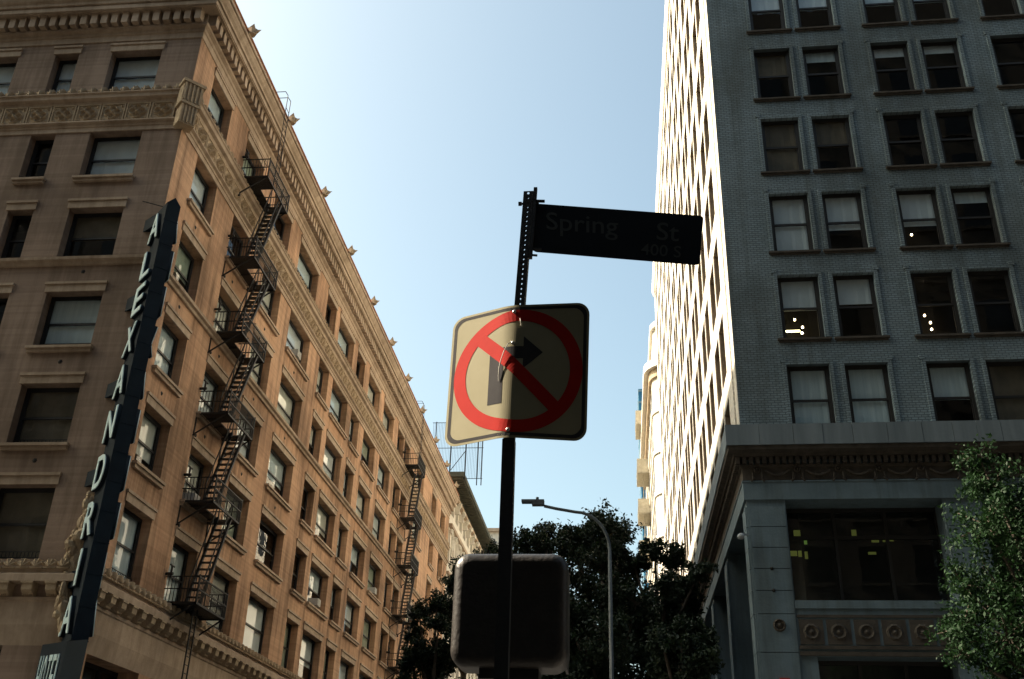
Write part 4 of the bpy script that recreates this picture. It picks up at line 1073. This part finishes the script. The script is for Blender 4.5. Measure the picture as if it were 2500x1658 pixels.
# border: rounded frame
def rr_path(ins, r, n=7, per=22):
    W0 = SW - 2 * ins; out = []
    cs = ((ins + W0 - r, ins + r, -90), (ins + W0 - r, ins + W0 - r, 0), (ins + r, ins + W0 - r, 90), (ins + r, ins + r, 180))
    for (cx, cz, a0) in cs:
        for k in range(n + 1):
            a = math.radians(a0 + 90 * k / n); out.append((cx + r * math.cos(a), cz + r * math.sin(a)))
    # subdivide
    full = []
    for i, p in enumerate(out):
        q = out[(i + 1) % len(out)]; L_ = math.hypot(q[0] - p[0], q[1] - p[1]); k = max(1, int(L_ / .02))
        for j in range(k): full.append((p[0] + (q[0] - p[0]) * j / k, p[1] + (q[1] - p[1]) * j / k))
    return full
outer = rr_path(.010, .047); c0 = SW / 2
rows = []
for (x, z) in outer + [outer[0]]:
    # inner point: shrink towards the rounded inner frame
    k = 1 - .014 / max(abs(x - c0), abs(z - c0)); rows.append([(x, z), (c0 + (x - c0) * k, c0 + (z - c0) * k)])
map_poly_strip(rows, .0006, "border", M_BLK)
Ro, Ri = .281, .227
rows = []
for k in range(97):
    a = 2 * math.pi * k / 96; rows.append([(c0 + Ri * math.cos(a), c0 + Ri * math.sin(a)), (c0 + (Ri + Ro) / 2 * math.cos(a), c0 + (Ri + Ro) / 2 * math.sin(a)), (c0 + Ro * math.cos(a), c0 + Ro * math.sin(a))])
map_poly_strip(rows, .0014, "prohibition_ring", M_REDP)
rows = []
for k in range(41):
    f = -Ri - .004 + (2 * Ri + .008) * k / 40; w2 = .028
    cx = c0 + f * .7071; cz = c0 - f * .7071
    rows.append([(cx + w2 * .7071 * q, cz + w2 * .7071 * q) for q in (-1, -.66, -.33, 0, .33, .66, 1)])
map_poly_strip(rows, .0018, "prohibition_slash", M_REDP)
# arrow: stem up at left of centre, turning right
st0, st1 = c0 - .122, c0 - .062
rows = [[(st0 + (st1 - st0) * q / 8, c0 - .15 + .257 * k / 12) for q in range(9)] for k in range(13)]
map_poly_strip(rows, .0010, "arrow_stem", M_BLK)
rows = [[(st1 + .085 * k / 14, c0 + .05), (st1 + .085 * k / 14, c0 + .107)] for k in range(15)]
map_poly_strip(rows, .0010, "arrow_arm", M_BLK)
rows = []
for k in range(9):
    f = k / 8; hh = .075 * (1 - f); rows.append([(st1 + .085 + .085 * f, c0 + .0785 - hh), (st1 + .085 + .085 * f, c0 + .0785 + hh)])
map_poly_strip(rows, .0010, "arrow_head", M_BLK)
# bolts
for s_, t2 in ((.463, .945), (.463, .70), (.455, .055)):
    p = bend(s_, t2, .004) - O2; mb = MB(); lump(mb, tuple(p), (.009, .006, .009), 1, 10, 6, 0)
    build(mb, "bolt", mat("bolt_steel", (.5, .5, .48), None, rough=.35, metal=.8), ts, smooth=True)
wr = [bend(s_, t2, o_) - O2 for s_, t2, o_ in ((.463, .70, .009), (.435, .69, .012), (.412, .64, .012), (.395, .58, .012), (.383, .52, .010), (.378, .46, .008), (.378, .42, .005))]
build(MB().tube([tuple(p) for p in wr], .0022, 6), "loose_wire", mat("pale_wire", (.7, .68, .6), None, rough=.4), ts)
wr = [bend(s_, t2, o_) - O2 for s_, t2, o_ in ((.505, .89, .004), (.512, .86, .012), (.517, .83, .006))]
build(MB().tube([tuple(p) for p in wr], .0018, 6), "loose_wire", MATS["pale_wire"], ts)

# ---------------- pedestrian signal housing
ps = thing("pedestrian_signal", "dark rounded back of a pedestrian signal housing behind the post, rim lit by the sun", "traffic signal", (-.448, 4.22, 2.05))
def rbox(mb, W, D_, H, r, y0, n=6):
    # rounded in x-z, back edge (towards camera, -y) also rounded
    rings = []
    for k in range(n + 1):
        a = math.pi / 2 * k / n; ins = r * (1 - math.sin(a)); yy = y0 + r * (1 - math.cos(a))
        rings.append((ins, yy))
    rings.append((0, y0 + D_))
    prof = []
    for ins, yy in rings:
        rr_ = max(.012, .062 - ins * .5); w0, h0 = W / 2 - ins, H / 2 - ins; ring = []
        for cx, cz, a0 in ((w0 - rr_, -h0 + rr_, -90), (w0 - rr_, h0 - rr_, 0), (-w0 + rr_, h0 - rr_, 90), (-w0 + rr_, -h0 + rr_, 180)):
            for q in range(7):
                a = math.radians(a0 + 90 * q / 6); ring.append((cx + rr_ * math.cos(a), yy, cz + rr_ * math.sin(a)))
        prof.append(ring)
    m_ = len(prof[0]); vs = [p for r_ in prof for p in r_]
    fs = [(i * m_ + j, i * m_ + (j + 1) % m_, (i + 1) * m_ + (j + 1) % m_, (i + 1) * m_ + j) for i in range(len(prof) - 1) for j in range(m_)]
    fs += [tuple(range(m_ - 1, -1, -1)), tuple(range((len(prof) - 1) * m_, len(prof) * m_))]
    mb.add(vs, fs)
M_HOUS = mat("housing_black_paint", (.02, .018, .016), (.035, .03, .027), 14, .42, .15, 60)
mb = MB(); rbox(mb, .475, .2, .46, .045, -.08)
hz = .455
o = build(mb, "housing", M_HOUS, ps, smooth=True, loc=(0, 0, hz))
md_ = o.modifiers.new("w", 'WEIGHTED_NORMAL')
for x in (-.13, -.105, .145, .165): build(MB().box(x - .004, x + .004, -.01, .01, hz + .225, hz + .255), "hinge_tab", M_HOUS, ps)
hb = MB().bar((0, .06, hz - .23), (0, .06, -2.05), .04, 10); build(hb, "mounting_pipe", M_HOUS, ps)
build(MB().box(-.12, .12, -.02, .14, hz - .27, hz - .225), "mounting_bracket", M_HOUS, ps)
vis = MB().box(-.225, -.215, .12, .3, hz - .2, hz + .2).box(.215, .225, .12, .3, hz - .2, hz + .2).box(-.225, .225, .12, .3, hz + .2, hz + .21); build(vis, "visor", M_HOUS, ps)
build(MB().box(-.2, .2, .118, .124, hz - .19, hz + .19), "lens", mat("signal_lens", (.02, .02, .02), None, rough=.2), ps)
